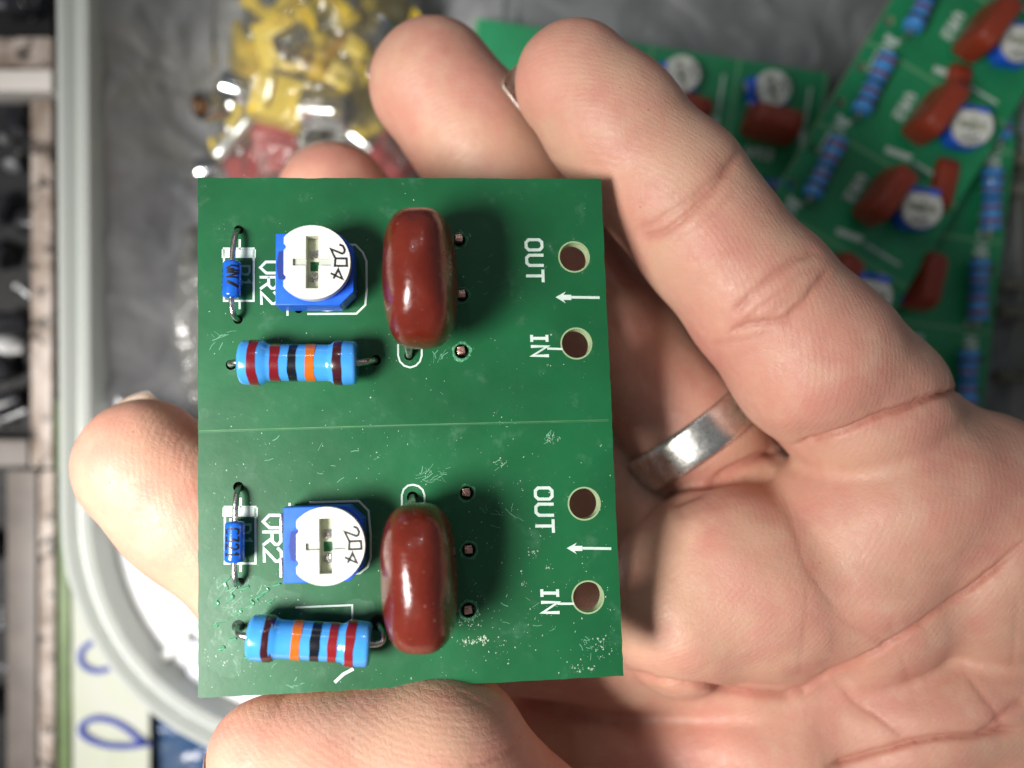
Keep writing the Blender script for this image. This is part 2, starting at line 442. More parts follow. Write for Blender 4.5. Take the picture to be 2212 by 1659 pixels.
# tiny irregularities of the snapped edges
def rough_edge(L, amp=.006, step=.08):
    out = []
    for i in range(len(L)):
        a = Vector(L[i]); b = Vector(L[(i + 1) % len(L)]); n = max(1, int((b - a).length / step)); d = (b - a).normalized(); nn = Vector((-d.y, d.x))
        for k in range(n):
            p = a.lerp(b, k / n)
            if k: p = p + nn * random.uniform(-amp, amp) * .7
            out.append((p.x, p.y))
    return out
outer = rough_edge(outer)
big = [(1240, 555, .147), (1245, 742, .147), (1262, 1088, .150), (1270, 1290, .147)]
small = [(516, 496, .045), (514, 690, .045), (499, 788, .05), (812, 778, .05), (884, 768, .048), (992, 519, .06), (998, 638, .06), (997, 759, .068),
         (515, 1052, .05), (517, 1260, .052), (515, 1353, .06), (818, 1345, .075), (891, 1074, .055), (1008, 1065, .064), (1013, 1188, .064), (1012, 1318, .068), (645, 668, .04)]
holes = [circle(B(x, y).x, B(x, y).y, r, 44) for x, y, r in big] + [circle(B(x, y).x, B(x, y).y, r, 22) for x, y, r in small]
M_holedark = mat('shaded_hole_wall', (.03, .05, .03), .5)  # small hole walls painted dark in place of shade
sub = MB().prism(outer, holes, -TH, 0, 0, 1, [1] * len(big) + [2] * len(small)).build('substrate', [M_board, M_fr4, M_holedark], board)
for x, y, r in small:      # soldered from below: joint added and coloured dark so the hole shows no light
    c = B(x, y); smooth_obj(MB().lathe([(0, 0), (0, r - .001), (-.06, r + .03), (-.10, .03), (-.11, 0)], (c.x, c.y, -.115), (0, 0, 1), 20).build('solder_joint', mat('darkened_solder', (.06, .065, .06), .5, metal=.6), board))
# bare rims round the big holes
for x, y, r in big:
    c = B(x, y); mb = MB(); mb.prism(circle(c.x, c.y, r + .014, 44), [circle(c.x, c.y, r - .001, 44)], -.01, .0022)
    mb.build('hole_rim', mat('bare_rim', (.30, .42, .22), .6, bump=(40, .4, .01)), sub)
# score line between the two sections
a, b_ = B(428, 932), B(1317, 908)
mb = MB(); mb.ribbon([(a.x + .02, a.y), ((a.x + b_.x) / 2, (a.y + b_.y) / 2 + .004), (b_.x - .02, b_.y)], .020, .0016)
mb.build('score_line', M_score, board)
mb = MB(); mb.ribbon([(a.x + .02, a.y - .002), (b_.x - .02, b_.y - .002)], .008, .0024)
mb.build('score_line', mat('score_groove', (.02, .10, .04), .5), board)

# silkscreen
def silk(polys, wd, name='silkscreen', m=None, z=.003):
    mb = MB()
    for q, pl in enumerate(polys):
        mb.ribbon([(B(*p).x, B(*p).y) if len(p) == 2 else (p.x, p.y) for p in pl], wd, z + q % 7 * .0005)
    return mb.build(name, m or M_silk, board)
def text_silk(s, px, py, h_px, adv_px, w_px, wd=.030, m=None):
    """reads downward; glyph tops point right"""
    o = B(px, py); u = (B(px + h_px, py) - o); rt = (B(px + 1.2, py + adv_px) - o)
    mb = MB(); k = 0
    for st in glyph_strokes(s, (o.x, o.y, 0), rt.normalized(), u.normalized(), u.length, rt.length, (B(px, py + w_px) - o).length):
        mb.ribbon(st, wd, .003 + k * .0005); k += 1
    return mb.build('lettering', m or M_silk, board)
text_silk('OUT', 1136, 518, 34, 33.5, 22)
text_silk('IN', 1148, 721, 33, 27.5, 20)
text_silk('OUT', 1156, 1054, 36, 35, 24)
text_silk('IN', 1170, 1270, 34, 31, 22)
silk([[(1184, 753), (1213, 754)]], .022); silk([[(1206, 1304), (1238, 1304)]], .022)
for (x0, y0, x1) in ((1200, 642, 1293), (1224, 1184, 1318)):
    silk([[(x0 + 24, y0), (x1, y0 + 1)]], .026)
    c = [(x0, y0), (x0 + 22, y0 - 12), (x0 + 17, y0 - 5), (x0 + 34, y0 - 5), (x0 + 34, y0 + 6), (x0 + 17, y0 + 6), (x0 + 22, y0 + 13)]
    mb = MB(); V = [(B(*p).x, B(*p).y, .0045) for p in c]; V = V[::-1]
    pts = [(v[0], v[1]) for v in V]; mb.prism(pts, [], .001, .0048); mb.build('arrow_head', M_silk, board)
# diode outlines
for (x, y, w_, h_, dy) in ((484, 537, 64, 113, 0), (486, 1095, 66, 122, 0)):
    silk([[(x, y), (x + w_, y), (x + w_, y + h_), (x, y + h_), (x, y)]], .020)
    silk([[(x + 3, y + 11), (x + w_ - 3, y + 11)]], .085)
    silk([[(x + 34, y - 18), (x + 34, y)], [(x + 34, y + h_), (x + 34, y + h_ + 16)]], .022)
    silk([[(x + 12, y + 26), (x + 12, y + h_)]], .02)
    text_silk('D1', x + 36, y + 38, 19, 26, 18, .022, M_silkfaint)
text_silk('VR2', 562, 566, 34, 33, 24, .026)
text_silk('VR2', 568, 1113, 37, 36, 27, .028)
def crop1(x, y): return (406 + x * .311, 362 + y * .311)
def crop3(x, y): return (406 + x * .3769, 899.7 + y * .3769)
silk([[crop1(835, 1017), crop1(1170, 1015), crop1(1232, 955), crop1(1242, 850), crop1(1240, 650), crop1(1215, 590), crop1(1165, 537), crop1(1120, 535)],
      [crop1(692, 970), crop1(692, 1024)]], .020)
silk([[crop1(850, 965), crop1(900, 985), crop1(970, 993), crop1(1040, 983), crop1(1100, 955), crop1(1145, 910), crop1(1170, 860)]], .020)
silk([[crop3(700, 492), crop3(980, 484), crop3(1035, 540), crop3(1048, 680), crop3(1048, 810), crop3(1030, 862), crop3(985, 898), crop3(960, 900)],
      [crop3(583, 500), crop3(583, 520)]], .020)
for pts in ([(860, 745), (860, 768), (864, 781), (873, 790), (886, 794), (898, 790), (907, 781), (911, 768), (911, 750)],
            [(868, 1094), (868, 1070), (872, 1057), (881, 1049), (892, 1047), (904, 1050), (913, 1058), (917, 1070), (917, 1092)]):
    silk([pts], .018)
silk([[(640, 1312), (761, 1307), (761, 1335)]], .018)
silk([[(725, 1472), (742, 1456), (761, 1446)]], .03)

# ---- diodes
def diode(x0, y0, x1, y1, top_hole, bot_hole, txt, shift):
    h = .135; a = B((x0 + x1) / 2 + 1, y0 + 2, h); b = B((x0 + x1) / 2 - 1, y1 - 2, h)
    R = (B(x1, (y0 + y1) / 2, h) - B(x0, (y0 + y1) / 2, h)).length / 2; L = (b - a).length; e = .035
    prof = [(0, .028)] + [(e * (1 - math.cos(t)), R - e + e * math.sin(t)) for t in [math.pi / 2 * k / 5 for k in range(6)]]
    prof += [(L * .5, R)] + [(L - p[0], p[1]) for p in prof[::-1]]
    body = smooth_obj(MB().lathe(prof, a, b - a, 40).build('diode', M_diode, board))
    d = (b - a).normalized(); side = Vector((0, 0, 1)).cross(d).normalized() * -1; nz = Vector((0, 0, 1))
    if side.x < 0: side = -side
    side = d.cross(nz) * (1 if d.cross(nz).x > 0 else -1)
    # markings wrap round the glass
    mb = MB()
    def cyl(t, u): ph = u / R; return a + d * t + side * ((R + .0015) * math.sin(ph)) + nz * ((R + .0015) * math.cos(ph))
    def stroke(pts, wd):
        q = []
        for (p0, p1) in zip(pts[:-1], pts[1:]):
            for s in range(6): q.append(Vector(p0).lerp(Vector(p1), s / 6))
        q.append(Vector(pts[-1]))
        for i in range(len(q) - 1):
            dd = (q[i + 1] - q[i]).normalized(); nn = Vector((-dd.y, dd.x)) * wd / 2; dd = dd * wd * .3
            V = [cyl(*(q[i] - dd + nn)), cyl(*(q[i] - dd - nn)), cyl(*(q[i + 1] + dd - nn)), cyl(*(q[i + 1] + dd + nn))]
            V = [v + (v - (a + d * (v - a).dot(d))).normalized() * (.0006 * (i % 3)) for v in V]
            mb.add(V, [(0, 1, 2, 3)])
    adv = L * .185
    for k, ch in enumerate(txt):
        for st in G.get(ch, []): stroke([(L * .17 + k * adv + x / 4 * adv * .66, shift + (y / 6 - .5) * .115) for x, y in st], .017)
    if txt == 'VN':
        for k in range(5): stroke([(L * .24 + .002, shift - .05 + k * .012), (L * .34, shift - .05 + k * .012)], .014)
        stroke([(L * .6, shift - .05), (L * .72, shift + .05)], .03)
    for k in range(2 if txt == 'C321' else 4):
        stroke([(L * (.22 + .15 * k), shift - .17), (L * (.30 + .15 * k), shift - .15)], .02)
    mb.build('marking', M_blackink, body)
    for end, hole, sg in ((a, B(*top_hole, 0), -1), (b, B(*bot_hole, 0), 1)):
        g = Vector((hole.x, hole.y, -.10)); out = end + d * sg * .16
        pts = bezier(end - d * sg * .02, out, Vector((hole.x, hole.y, .17)), g, 14)
        smooth_obj(MB().tube(pts, .027, 12).build('lead', M_tin, body))
diode(481, 562, 521, 646, (516, 496), (514, 690), 'VN', .03)
diode(485, 1124, 529, 1217, (517, 1052), (517, 1260), 'C321', -.005)

# ---- resistors
def lead_pts(end, d, hole, out=.1, top=.24):
    hole = B(*hole, 0); return bezier(end - d * .03, end + d * out, Vector((hole.x, hole.y, top)), Vector((hole.x, hole.y, -.12)), 14)
h = .235
a, b_ = B(519, 783, h), B(773, 784, h); d = (b_ - a).normalized(); L = (b_ - a).length
f = lambda x: (x - 362) / 816 * L
resistor(board, a, b_, bands=[(f(438), f(502), 'dark_red'), (f(578), f(645), 'dark_red'), (f(703), f(762), 'black'), (f(822), f(888), 'orange'), (f(1013), f(1076), 'brown')],
         leads=[lead_pts(a, -d, (499, 788), .06, .2), lead_pts(b_, d, (812, 778), .10, .2)])
a, b_ = B(539, 1376, h), B(802, 1392, h + .01); d = (b_ - a).normalized(); L = (b_ - a).length
f = lambda x: (x - 350) / 700 * L
resistor(board, a, b_, ra=.206, bands=[(f(446), f(500), 'brown'), (f(602), f(655), 'orange'), (f(707), f(762), 'black'), (f(808), f(860), 'red'), (f(912), f(965), 'red')],
         leads=[lead_pts(a, -d, (515, 1355), .10, .22), lead_pts(b_, d, (818, 1345), .22, .28)])

# ---- trimmers
p = B(680, 582, .34); potentiometer(board, p.x, p.y, -.01, .0, .03, terminals=False)
p = B(699, 1175, .34); potentiometer(board, p.x, p.y, .0, .04, -.005)
# ---- film capacitors
p = B(907, 603, .56); hl = B(884, 768, 0)
capacitor(board, (p.x, p.y, .62), (.335, .645, .52), tilt=(-.03, -.05), rz=.02,
          leads=[[(hl.x, hl.y + .22, .33), (hl.x, hl.y + .07, .16), (hl.x, hl.y, .04), (hl.x, hl.y, -.1)]])
p = B(905, 1247, .52); hl = B(891, 1074, 0)
capacitor(board, (p.x, p.y, .58), (.33, .655, .49), tilt=(.03, -.04), rz=.01,
          leads=[[(hl.x, hl.y - .22, .30), (hl.x, hl.y - .07, .12), (hl.x, hl.y, .02), (hl.x, hl.y, -.1)]])
# ---- cut copper pins in their holes
for k, (x, y, dz) in enumerate(((992, 519, .045), (998, 638, .03), (997, 759, .01), (1008, 1065, .02), (1013, 1188, .03), (1012, 1318, .03))):
    c = B(x - 1, y, 0); mb = MB()
    mb.box((c.x, c.y, dz - .035), (.078, .058, .13), Matrix.Rotation(.15 * (k % 3 - 1), 3, 'Z'), .012)
    mb.box((c.x - .002, c.y + .033, dz - .04), (.07, .026, .115), Matrix.Rotation(.1, 3, 'Z'), .008)
    auto_smooth(mb.build('pin', M_copper, board))
# solder mask ring left pale round the pins
for (x, y, r) in ((997, 759, .10), (1012, 1318, .10), (1008, 1065, .085), (1013, 1188, .09), (992, 519, .085), (998, 638, .085)):
    c = B(x, y); n = 40
    V = []
    for i in range(n):
        a = 2 * math.pi * i / n; rr = r * (1 + .25 * noise.noise(Vector((math.cos(a) * 2, math.sin(a) * 2, x * .1))))
        V.append((c.x + .075 * math.cos(a), c.y + .075 * math.sin(a), .0015)); V.append((c.x + rr * math.cos(a), c.y + rr * math.sin(a), .0012))
    mesh('pad_ring', V, [(2 * i, 2 * i + 1, (2 * i + 3) % (2 * n), (2 * i + 2) % (2 * n)) for i in range(n)],
         mat('pad_ring_green', (.03, .23, .10), .3, bump=(40, .8, .02), vary=(30, (.15, .45, .25), .5)), board)

# ---- dust, solder splashes, flux crumbs: real little crumbs lying on the board
def crumbs(name, spots, m, zscale=.5):
    V = []; F = []
    for (x, y, r) in spots:
        b0 = len(V); n = random.choice((5, 6, 7)); a0 = random.random() * 6
        el = random.uniform(.5, 1); ro = random.random() * 3
        for i in range(n):
            a = a0 + 2 * math.pi * i / n; rr = r * random.uniform(.55, 1.1)
            u, v = rr * math.cos(a), rr * el * math.sin(a)
            V.append((x + u * math.cos(ro) - v * math.sin(ro), y + u * math.sin(ro) + v * math.cos(ro), .0008))
        V.append((x, y, .0008 + r * zscale)); t = len(V) - 1
        for i in range(n): F.append((b0 + i, b0 + (i + 1) % n, t))
    o = mesh(name, V, F, m, board); tag(o, kind='stuff'); return o
sp = []
while len(sp) < 500:
    px = random.uniform(436, 1335); py = random.uniform(400, 1490)
    if any(math.hypot(px - q[0], py - q[1]) < q[2] * 240 for q in big + small): continue
    if py > 1498 - (px - 428) * .053 or px > 1290 + (py - 386) * .0456: continue
    dens = .10 + .25 * (py > 700) + .5 * (py > 930) + .2 * (px > 950) * (py > 930) - .15 * (px > 1050) * (py < 900)
    n_ = noise.noise(Vector((px * .006, py * .006, 3)))
    if random.random() < dens * (1 + 1.6 * n_):
        p = B(px, py); sp.append((p.x, p.y, random.choice((.004, .005, .006, .008, .011)) * random.uniform(.7, 1.1)))
crumbs('dust_specks', sp, M_dust)
sp = []
for (cx_, cy_, R, n, r) in ((1008, 1386, 16, 26, .014), (1040, 1384, 16, 30, .014), (1082, 1000, 18, 16, .010), (1195, 950, 16, 22, .010), (1015, 1340, 34, 50, .009),
                            (935, 1025, 34, 26, .007), (1300, 1400, 40, 46, .010), (1260, 1445, 30, 40, .010), (1345, 1390, 6, 8, .01), (1155, 1195, 14, 12, .010), (1185, 1225, 12, 12, .010),
                            (1130, 1262, 10, 10, .01), (900, 735, 90, 40, .006), (1000, 760, 26, 40, .007), (470, 1430, 26, 16, .013), (560, 1500, 90, 22, .009), (1005, 505, 18, 16, .008),
                            (800, 1490, 60, 14, .012), (560, 1300, 60, 40, .008), (1105, 1405, 50, 20, .008), (1186, 790, 7, 6, .012), (1165, 1340, 60, 20, .006), (1090, 905, 30, 20, .006)):
    for k in range(n):
        a = random.random() * 6.3; q = R * random.random() ** .7
        x_, y_ = cx_ + q * math.cos(a), cy_ + q * math.sin(a) * .7
        if any(math.hypot(x_ - q_[0], y_ - q_[1]) < q_[2] * 235 for q_ in big + small): continue
        if 434 < x_ < 1285 + (y_ - 386) * .0456 and 390 < y_ < 1496 - (x_ - 428) * .053:
            p = B(x_, y_); sp.append((p.x, p.y, r * random.choice((.3, .4, .5, .7, 1.0, 1.25))))
crumbs('solder_crumbs', sp, mat('solder_crumb', (.46, .55, .42), .5, vary=(12, (.22, .36, .24), .9)))
def haze_patch(px, py, rx, ry, seed, m):
    c = B(px, py); V = [(c.x, c.y, .0012)]; n = 48; F = []
    for ring in (.6, 1.0):
        for i in range(n):
            a = 2 * math.pi * i / n; k = ring * (1 + .55 * noise.noise(Vector((math.cos(a) * 1.6 + seed, math.sin(a) * 1.6, ring))))
            V.append((c.x + rx * k * math.cos(a), c.y + ry * k * math.sin(a), .0012 if ring < 1 else .0006))
    for i in range(n):
        j = (i + 1) % n; F.append((0, 1 + i, 1 + j)); F.append((1 + i, 1 + n + i, 1 + n + j, 1 + j))
    return mesh('flux_film', V, F, m, board, True)
M_film = mat('milky_flux_film', (.30, .55, .40), .22, bump=(5, .8, .03), alpha=.10, spec=.6)
for k, q in enumerate([(492, 1400, .17, .28), (560, 1292, .30, .17), (490, 1290, .15, .20), (770, 1318, .16, .10)]):
    haze_patch(*q, k * 3.7, M_film)
# scratches and scuffs in the solder mask
random.seed(5); mb = MB()
for (cx_, cy_, R, n_, ang, ln) in ((935, 1025, 36, 16, .25, .12), (480, 730, 30, 8, .3, .12), (620, 745, 20, 5, 1.3, .08), (948, 765, 16, 7, 1.4, .10), (1190, 945, 18, 9, .9, .10), (1080, 1120, 40, 8, -.7, .12),
                               (700, 985, 120, 8, .3, .10), (1150, 1330, 70, 9, .2, .09), (600, 1450, 90, 8, .4, .10), (1290, 1400, 36, 12, 1.8, .07), (1085, 1005, 14, 7, .5, .06), (540, 1290, 60, 12, .9, .14), (1120, 600, 90, 5, .8, .07)):
    for k in range(n_):
        p = B(cx_ + random.uniform(-R, R), cy_ + random.uniform(-R, R) * .6); a = ang + random.gauss(0, .5); l_ = ln * random.uniform(.3, 1)
        w1 = Vector((math.cos(a), math.sin(a))) * l_ / 2; q = Vector((p.x, p.y)); off = Vector((-w1.y, w1.x)) * random.uniform(-.25, .25)
        if B(428, 400).x + .05 < q.x < B(1290, 600).x: mb.ribbon([q - w1, q + off, q + w1], random.choice((.0035, .005, .007)), .0014 + k * .00003)
o = mb.build('scratches', mat('scuffed_mask', (.13, .34, .21), .5), board); tag(o, kind='stuff')
# hardened clear flux film at the lower left corner: low, glossy ridges
mb = MB()
random.seed(11)
for (x, y) in [(560, 1290), (545, 1300), (575, 1275), (530, 1270), (500, 1290), (600, 1262), (520, 1320), (585, 1300), (490, 1260), (470, 1300), (505, 1380), (480, 1400), (535, 1420), (470, 1350)]:
    c = B(x, y); pts = []; a = random.uniform(.4, 1.4); ln = random.uniform(.06, .16)
    for k in range(8):
        t = k / 7 - .5; pts.append((c.x + math.cos(a) * t * ln + .02 * math.sin(k * 1.3 + x), c.y + math.sin(a) * t * ln, .001))
    mb.tube(pts, lambda t: .012 * math.sin(math.pi * min(.97, max(.03, t))) + .001, 8)
tag(smooth_obj(mb.build('flux_residue', mat('clear_flux', (.10, .33, .18), .12, spec=.7), board)), kind='stuff')

# ------------------------------------------------------------------ the hand: one continuous surface from a distance field
def q3(px, py, z): p = P(px, py, z); return np.array([p.x, p.y, p.z], np.float32)
FINGERS = dict(
    little=[(1243, 182, -1.18, .68), (1330, 275, -1.14, .72), (1455, 412, -1.12, .765), (1535, 520, -1.05, .765), (1640, 640, -1.05, .80), (1760, 775, -1.10, .90), (1868, 880, -1.34, .91), (2050, 1050, -2.6, .8)],
    ring=[(936, 182, -2.3, .79), (1030, 300, -2.35, .80), (1180, 520, -2.45, .78), (1330, 720, -2.4, .78), (1500, 940, -2.3, .80), (1640, 1100, -2.75, .8)],
    middle=[(722, 432, -2.9, .74), (850, 600, -3.0, .76), (1120, 860, -3.1, .76), (1400, 1150, -2.6, .8), (1600, 1300, -2.2, .8)],
    index=[(308, 1004, -1.35, .745), (420, 1108, -1.4, .77), (600, 1270, -1.55, .78), (900, 1340, -2.0, .78), (1350, 1380, -2.2, .8), (1600, 1420, -2.0, .8)],
    thumb=[(570, 1626, .12, .52), (720, 1678, .08, .80), (945, 1652, .0, .84), (1065, 1800, -.25, .88), (1330, 1990, -.8, 1.05), (1650, 2100, -1.3, 1.2)],
)
PALM_CAPS = [[(1120, 1580, -2.6, .62), (1400, 1640, -2.4, .9)], [(1700, 1450, -2.3, 1.05), (2500, 1600, -2.4, 1.5)], [(1350, 1640, -2.45, .85), (1700, 1650, -2.1, 1.0)],
             [(2200, 1500, -2.3, 1.4), (3100, 2300, -2.6, 2.1)]]
PADS = [((1965, 1078, -1.26), (1.22, .88, .92), .34), ((1620, 1262, -1.55), (1.42, 1.12, 1.04), -.35), ((1475, 1320, -1.52), (.90, .98, .94), 0), ((2110, 1160, -1.56), (1.25, 1.52, 1.14), .25), ((1860, 1205, -1.64), (1.32, 1.45, 1.12), .0),
        ((2010, 1510, -1.85), (1.75, .80, 1.08), .42), ((1640, 1590, -2.05), (1.25, .62, .95), -.05), ((2060, 1790, -1.6), (2.1, 1.06, 1.05), .10)]
def smin(a, b, k):
    h = np.clip(.5 + .5 * (b - a) / k, 0, 1)
    return b * (1 - h) + a * h - k * h * (1 - h)
def sd_cap(p, a, b, ra, rb):
    ab = b - a; t = np.clip(((p - a) @ ab) / (ab @ ab), 0, 1)
    return np.linalg.norm(p - a - t[..., None] * ab, axis=-1) - (ra + (rb - ra) * t)
def sd_ell(p, c, s, rot):
    q = p - c; cr, sr = math.cos(rot), math.sin(rot)
    q = np.stack([q[..., 0] * cr + q[..., 1] * sr, -q[..., 0] * sr + q[..., 1] * cr, q[..., 2]], -1) / np.array(s, np.float32)
    k0 = np.linalg.norm(q, axis=-1); k1 = np.linalg.norm(q / np.array(s, np.float32), axis=-1)
    return k0 * (k0 - 1) / np.maximum(k1, 1e-4)
def prims():
    out = []
    for f, J in FINGERS.items():
        for i in range(len(J) - 1):
            out.append((f, 'cap', q3(*J[i][:3]), q3(*J[i + 1][:3]), J[i][3], J[i + 1][3]))
    for J in PALM_CAPS: out.append(('palm', 'cap', q3(*J[0][:3]), q3(*J[1][:3]), J[0][3], J[1][3]))
    for c, s, r in PADS: out.append(('pad', 'ell', q3(*c), s, r, 0))
    return out
PR = prims()
def one(p, pr):
    return sd_cap(p, pr[2], pr[3], pr[4], pr[5]) if pr[1] == 'cap' else sd_ell(p, pr[2], pr[3], pr[4])
def bounds(pr):
    if pr[1] == 'cap': return np.minimum(pr[2] - pr[4], pr[3] - pr[5]), np.maximum(pr[2] + pr[4], pr[3] + pr[5])
    r = max(pr[3][:2]); s = np.array([r, r, pr[3][2]]); return pr[2] - s, pr[2] + s
KF = dict(little=.22, ring=.22, middle=.22, index=.25, thumb=.35, palm=.5, pad=.16)
GROUPS = ['little', 'ring', 'middle', 'index', 'thumb', 'palm', 'pad']
def combine(gs):
    d = gs['little']
    d = smin(d, gs['ring'], .09); d = smin(d, gs['middle'], .06); d = smin(d, gs['index'], .05)
    pm = smin(gs['palm'], gs['pad'], .30); pm = smin(pm, gs['thumb'], .35)
    return smin(d, pm, .14)
def field(p):
    gs = {g: np.full(p.shape[:-1], 5., np.float32) for g in GROUPS}
    for pr in PR: gs[pr[0]] = smin(gs[pr[0]], one(p, pr), KF[pr[0]])
    return combine(gs)
lo = np.array([-5.9, -7.2, -5.0], np.float32); hi = np.array([11.0, 4.6, 1.3], np.float32); step = .055
N = np.ceil((hi - lo) / step).astype(int) + 1
gx, gy, gz = [lo[i] + step * np.arange(N[i], dtype=np.float32) for i in range(3)]
gs = {g: np.full(tuple(N), 3., np.float32) for g in GROUPS}
for pr in PR:
    l_, h_ = bounds(pr); pad = .7
    i0 = np.clip(((l_ - pad - lo) / step).astype(int), 0, N - 1); i1 = np.clip(((h_ + pad - lo) / step).astype(int) + 2, 1, N)
    X, Y, Z = np.meshgrid(gx[i0[0]:i1[0]], gy[i0[1]:i1[1]], gz[i0[2]:i1[2]], indexing='ij')
    sl = tuple(slice(i0[k], i1[k]) for k in range(3))
    gs[pr[0]][sl] = smin(gs[pr[0]][sl], one(np.stack([X, Y, Z], -1), pr), KF[pr[0]])
Dg = combine(gs); del gs
# close the volume at the grid border
def surface_nets(D):
    s = D < 0
    cs = np.zeros(tuple(n - 1 for n in D.shape), np.int8)
    for dx in (0, 1):
        for dy in (0, 1):
            for dz in (0, 1): cs += s[dx:D.shape[0] - 1 + dx, dy:D.shape[1] - 1 + dy, dz:D.shape[2] - 1 + dz]
    act = (cs > 0) & (cs < 8); idx = -np.ones(act.shape, np.int64); ii = np.argwhere(act); idx[act] = np.arange(len(ii))
    acc = np.zeros((len(ii), 3)); cnt = np.zeros(len(ii))
    cor = [np.array(c) for c in ((0, 0, 0), (1, 0, 0), (0, 1, 0), (1, 1, 0), (0, 0, 1), (1, 0, 1), (0, 1, 1), (1, 1, 1))]
    for a in range(8):
        for b in range(a + 1, 8):
            if np.abs(cor[a] - cor[b]).sum() != 1: continue
            pa, pb = ii + cor[a], ii + cor[b]; da, db = D[tuple(pa.T)], D[tuple(pb.T)]
            m = (da < 0) != (db < 0); t = da[m] / (da[m] - db[m])
            acc[m] += pa[m] + (pb[m] - pa[m]) * t[:, None]; cnt[m] += 1
    V = acc / np.maximum(cnt, 1)[:, None]
    Q = []
    for ax in range(3):
        u, v = (ax + 1) % 3, (ax + 2) % 3
        a = [slice(None)] * 3; b = [slice(None)] * 3; a[ax] = slice(0, -1); b[ax] = slice(1, None)
        sa, sb = s[tuple(a)], s[tuple(b)]; e = np.argwhere(sa != sb)
        e = e[(e[:, u] > 0) & (e[:, v] > 0) & (e[:, u] < D.shape[u] - 1) & (e[:, v] < D.shape[v] - 1)]
        c = []
        for du, dv in ((0, 0), (-1, 0), (-1, -1), (0, -1)):
            q = e.copy(); q[:, u] += du; q[:, v] += dv; c.append(idx[tuple(q.T)])
        q = np.stack(c, 1); flip = sa[tuple(e.T)]; q[~flip] = q[~flip][:, ::-1]; Q.append(q)
    return V, np.concatenate(Q)
HV, HQ = surface_nets(Dg); HV = (HV * step + lo).astype(np.float32); del Dg
# one subdivision, then pull every vertex exactly onto the field
E = np.concatenate([HQ[:, [0, 1]], HQ[:, [1, 2]], HQ[:, [2, 3]], HQ[:, [3, 0]]]); Es = np.sort(E, 1)
key = Es[:, 0].astype(np.int64) * len(HV) + Es[:, 1]; uk, inv = np.unique(key, return_inverse=True)
em = (HV[(uk // len(HV))] + HV[(uk % len(HV))]) / 2; fm = HV[HQ].mean(1); nq = len(HQ)
o1 = len(HV); o2 = o1 + len(em); ei = inv.reshape(4, nq) + o1; fc = np.arange(nq) + o2
HQ = np.concatenate([np.stack([HQ[:, k], ei[k], fc, ei[(k - 1) % 4]], 1) for k in range(4)])
HV = np.concatenate([HV, em, fm]).astype(np.float32)
def grad(p, e=.02):
    g = np.stack([field(p + np.eye(3, dtype=np.float32)[k] * e) - field(p - np.eye(3, dtype=np.float32)[k] * e) for k in range(3)], -1)
    return g / np.maximum(np.linalg.norm(g, axis=-1, keepdims=True), 1e-6)
for _ in range(2):
    g = grad(HV); HV = HV - g * np.clip(field(HV), -.04, .04)[:, None]
g = grad(HV, .04)
# creases and folds of the skin
kx = (CAMZ - HV[:, 2]) / FPX; sx_ = HV[:, 0] / kx + CX; sy_ = CY - HV[:, 1] / kx
front = np.clip(g[:, 2] * 2.0, 0, 1)
def dpoly(pts):
    best = np.full(len(HV), 1e9); par = np.zeros(len(HV))
    pts = np.array(pts, float); n = len(pts) - 1
    for i in range(n):
        a, b = pts[i], pts[i + 1]; ab = b - a
        t = np.clip(((sx_ - a[0]) * ab[0] + (sy_ - a[1]) * ab[1]) / (ab @ ab), 0, 1)
        d = np.hypot(sx_ - a[0] - t * ab[0], sy_ - a[1] - t * ab[1]); m = d < best; best[m] = d[m]; par[m] = (i + t[m]) / n
    return best, par
rng = np.random.RandomState(3)
def wob_line(pts, amp):
    out = []
    for (a, b) in zip(pts[:-1], pts[1:]):
        for k in range(4):
            t = k / 4; out.append((a[0] + (b[0] - a[0]) * t + rng.uniform(-amp, amp), a[1] + (b[1] - a[1]) * t + rng.uniform(-amp, amp)))
    out.append(pts[-1]); return out
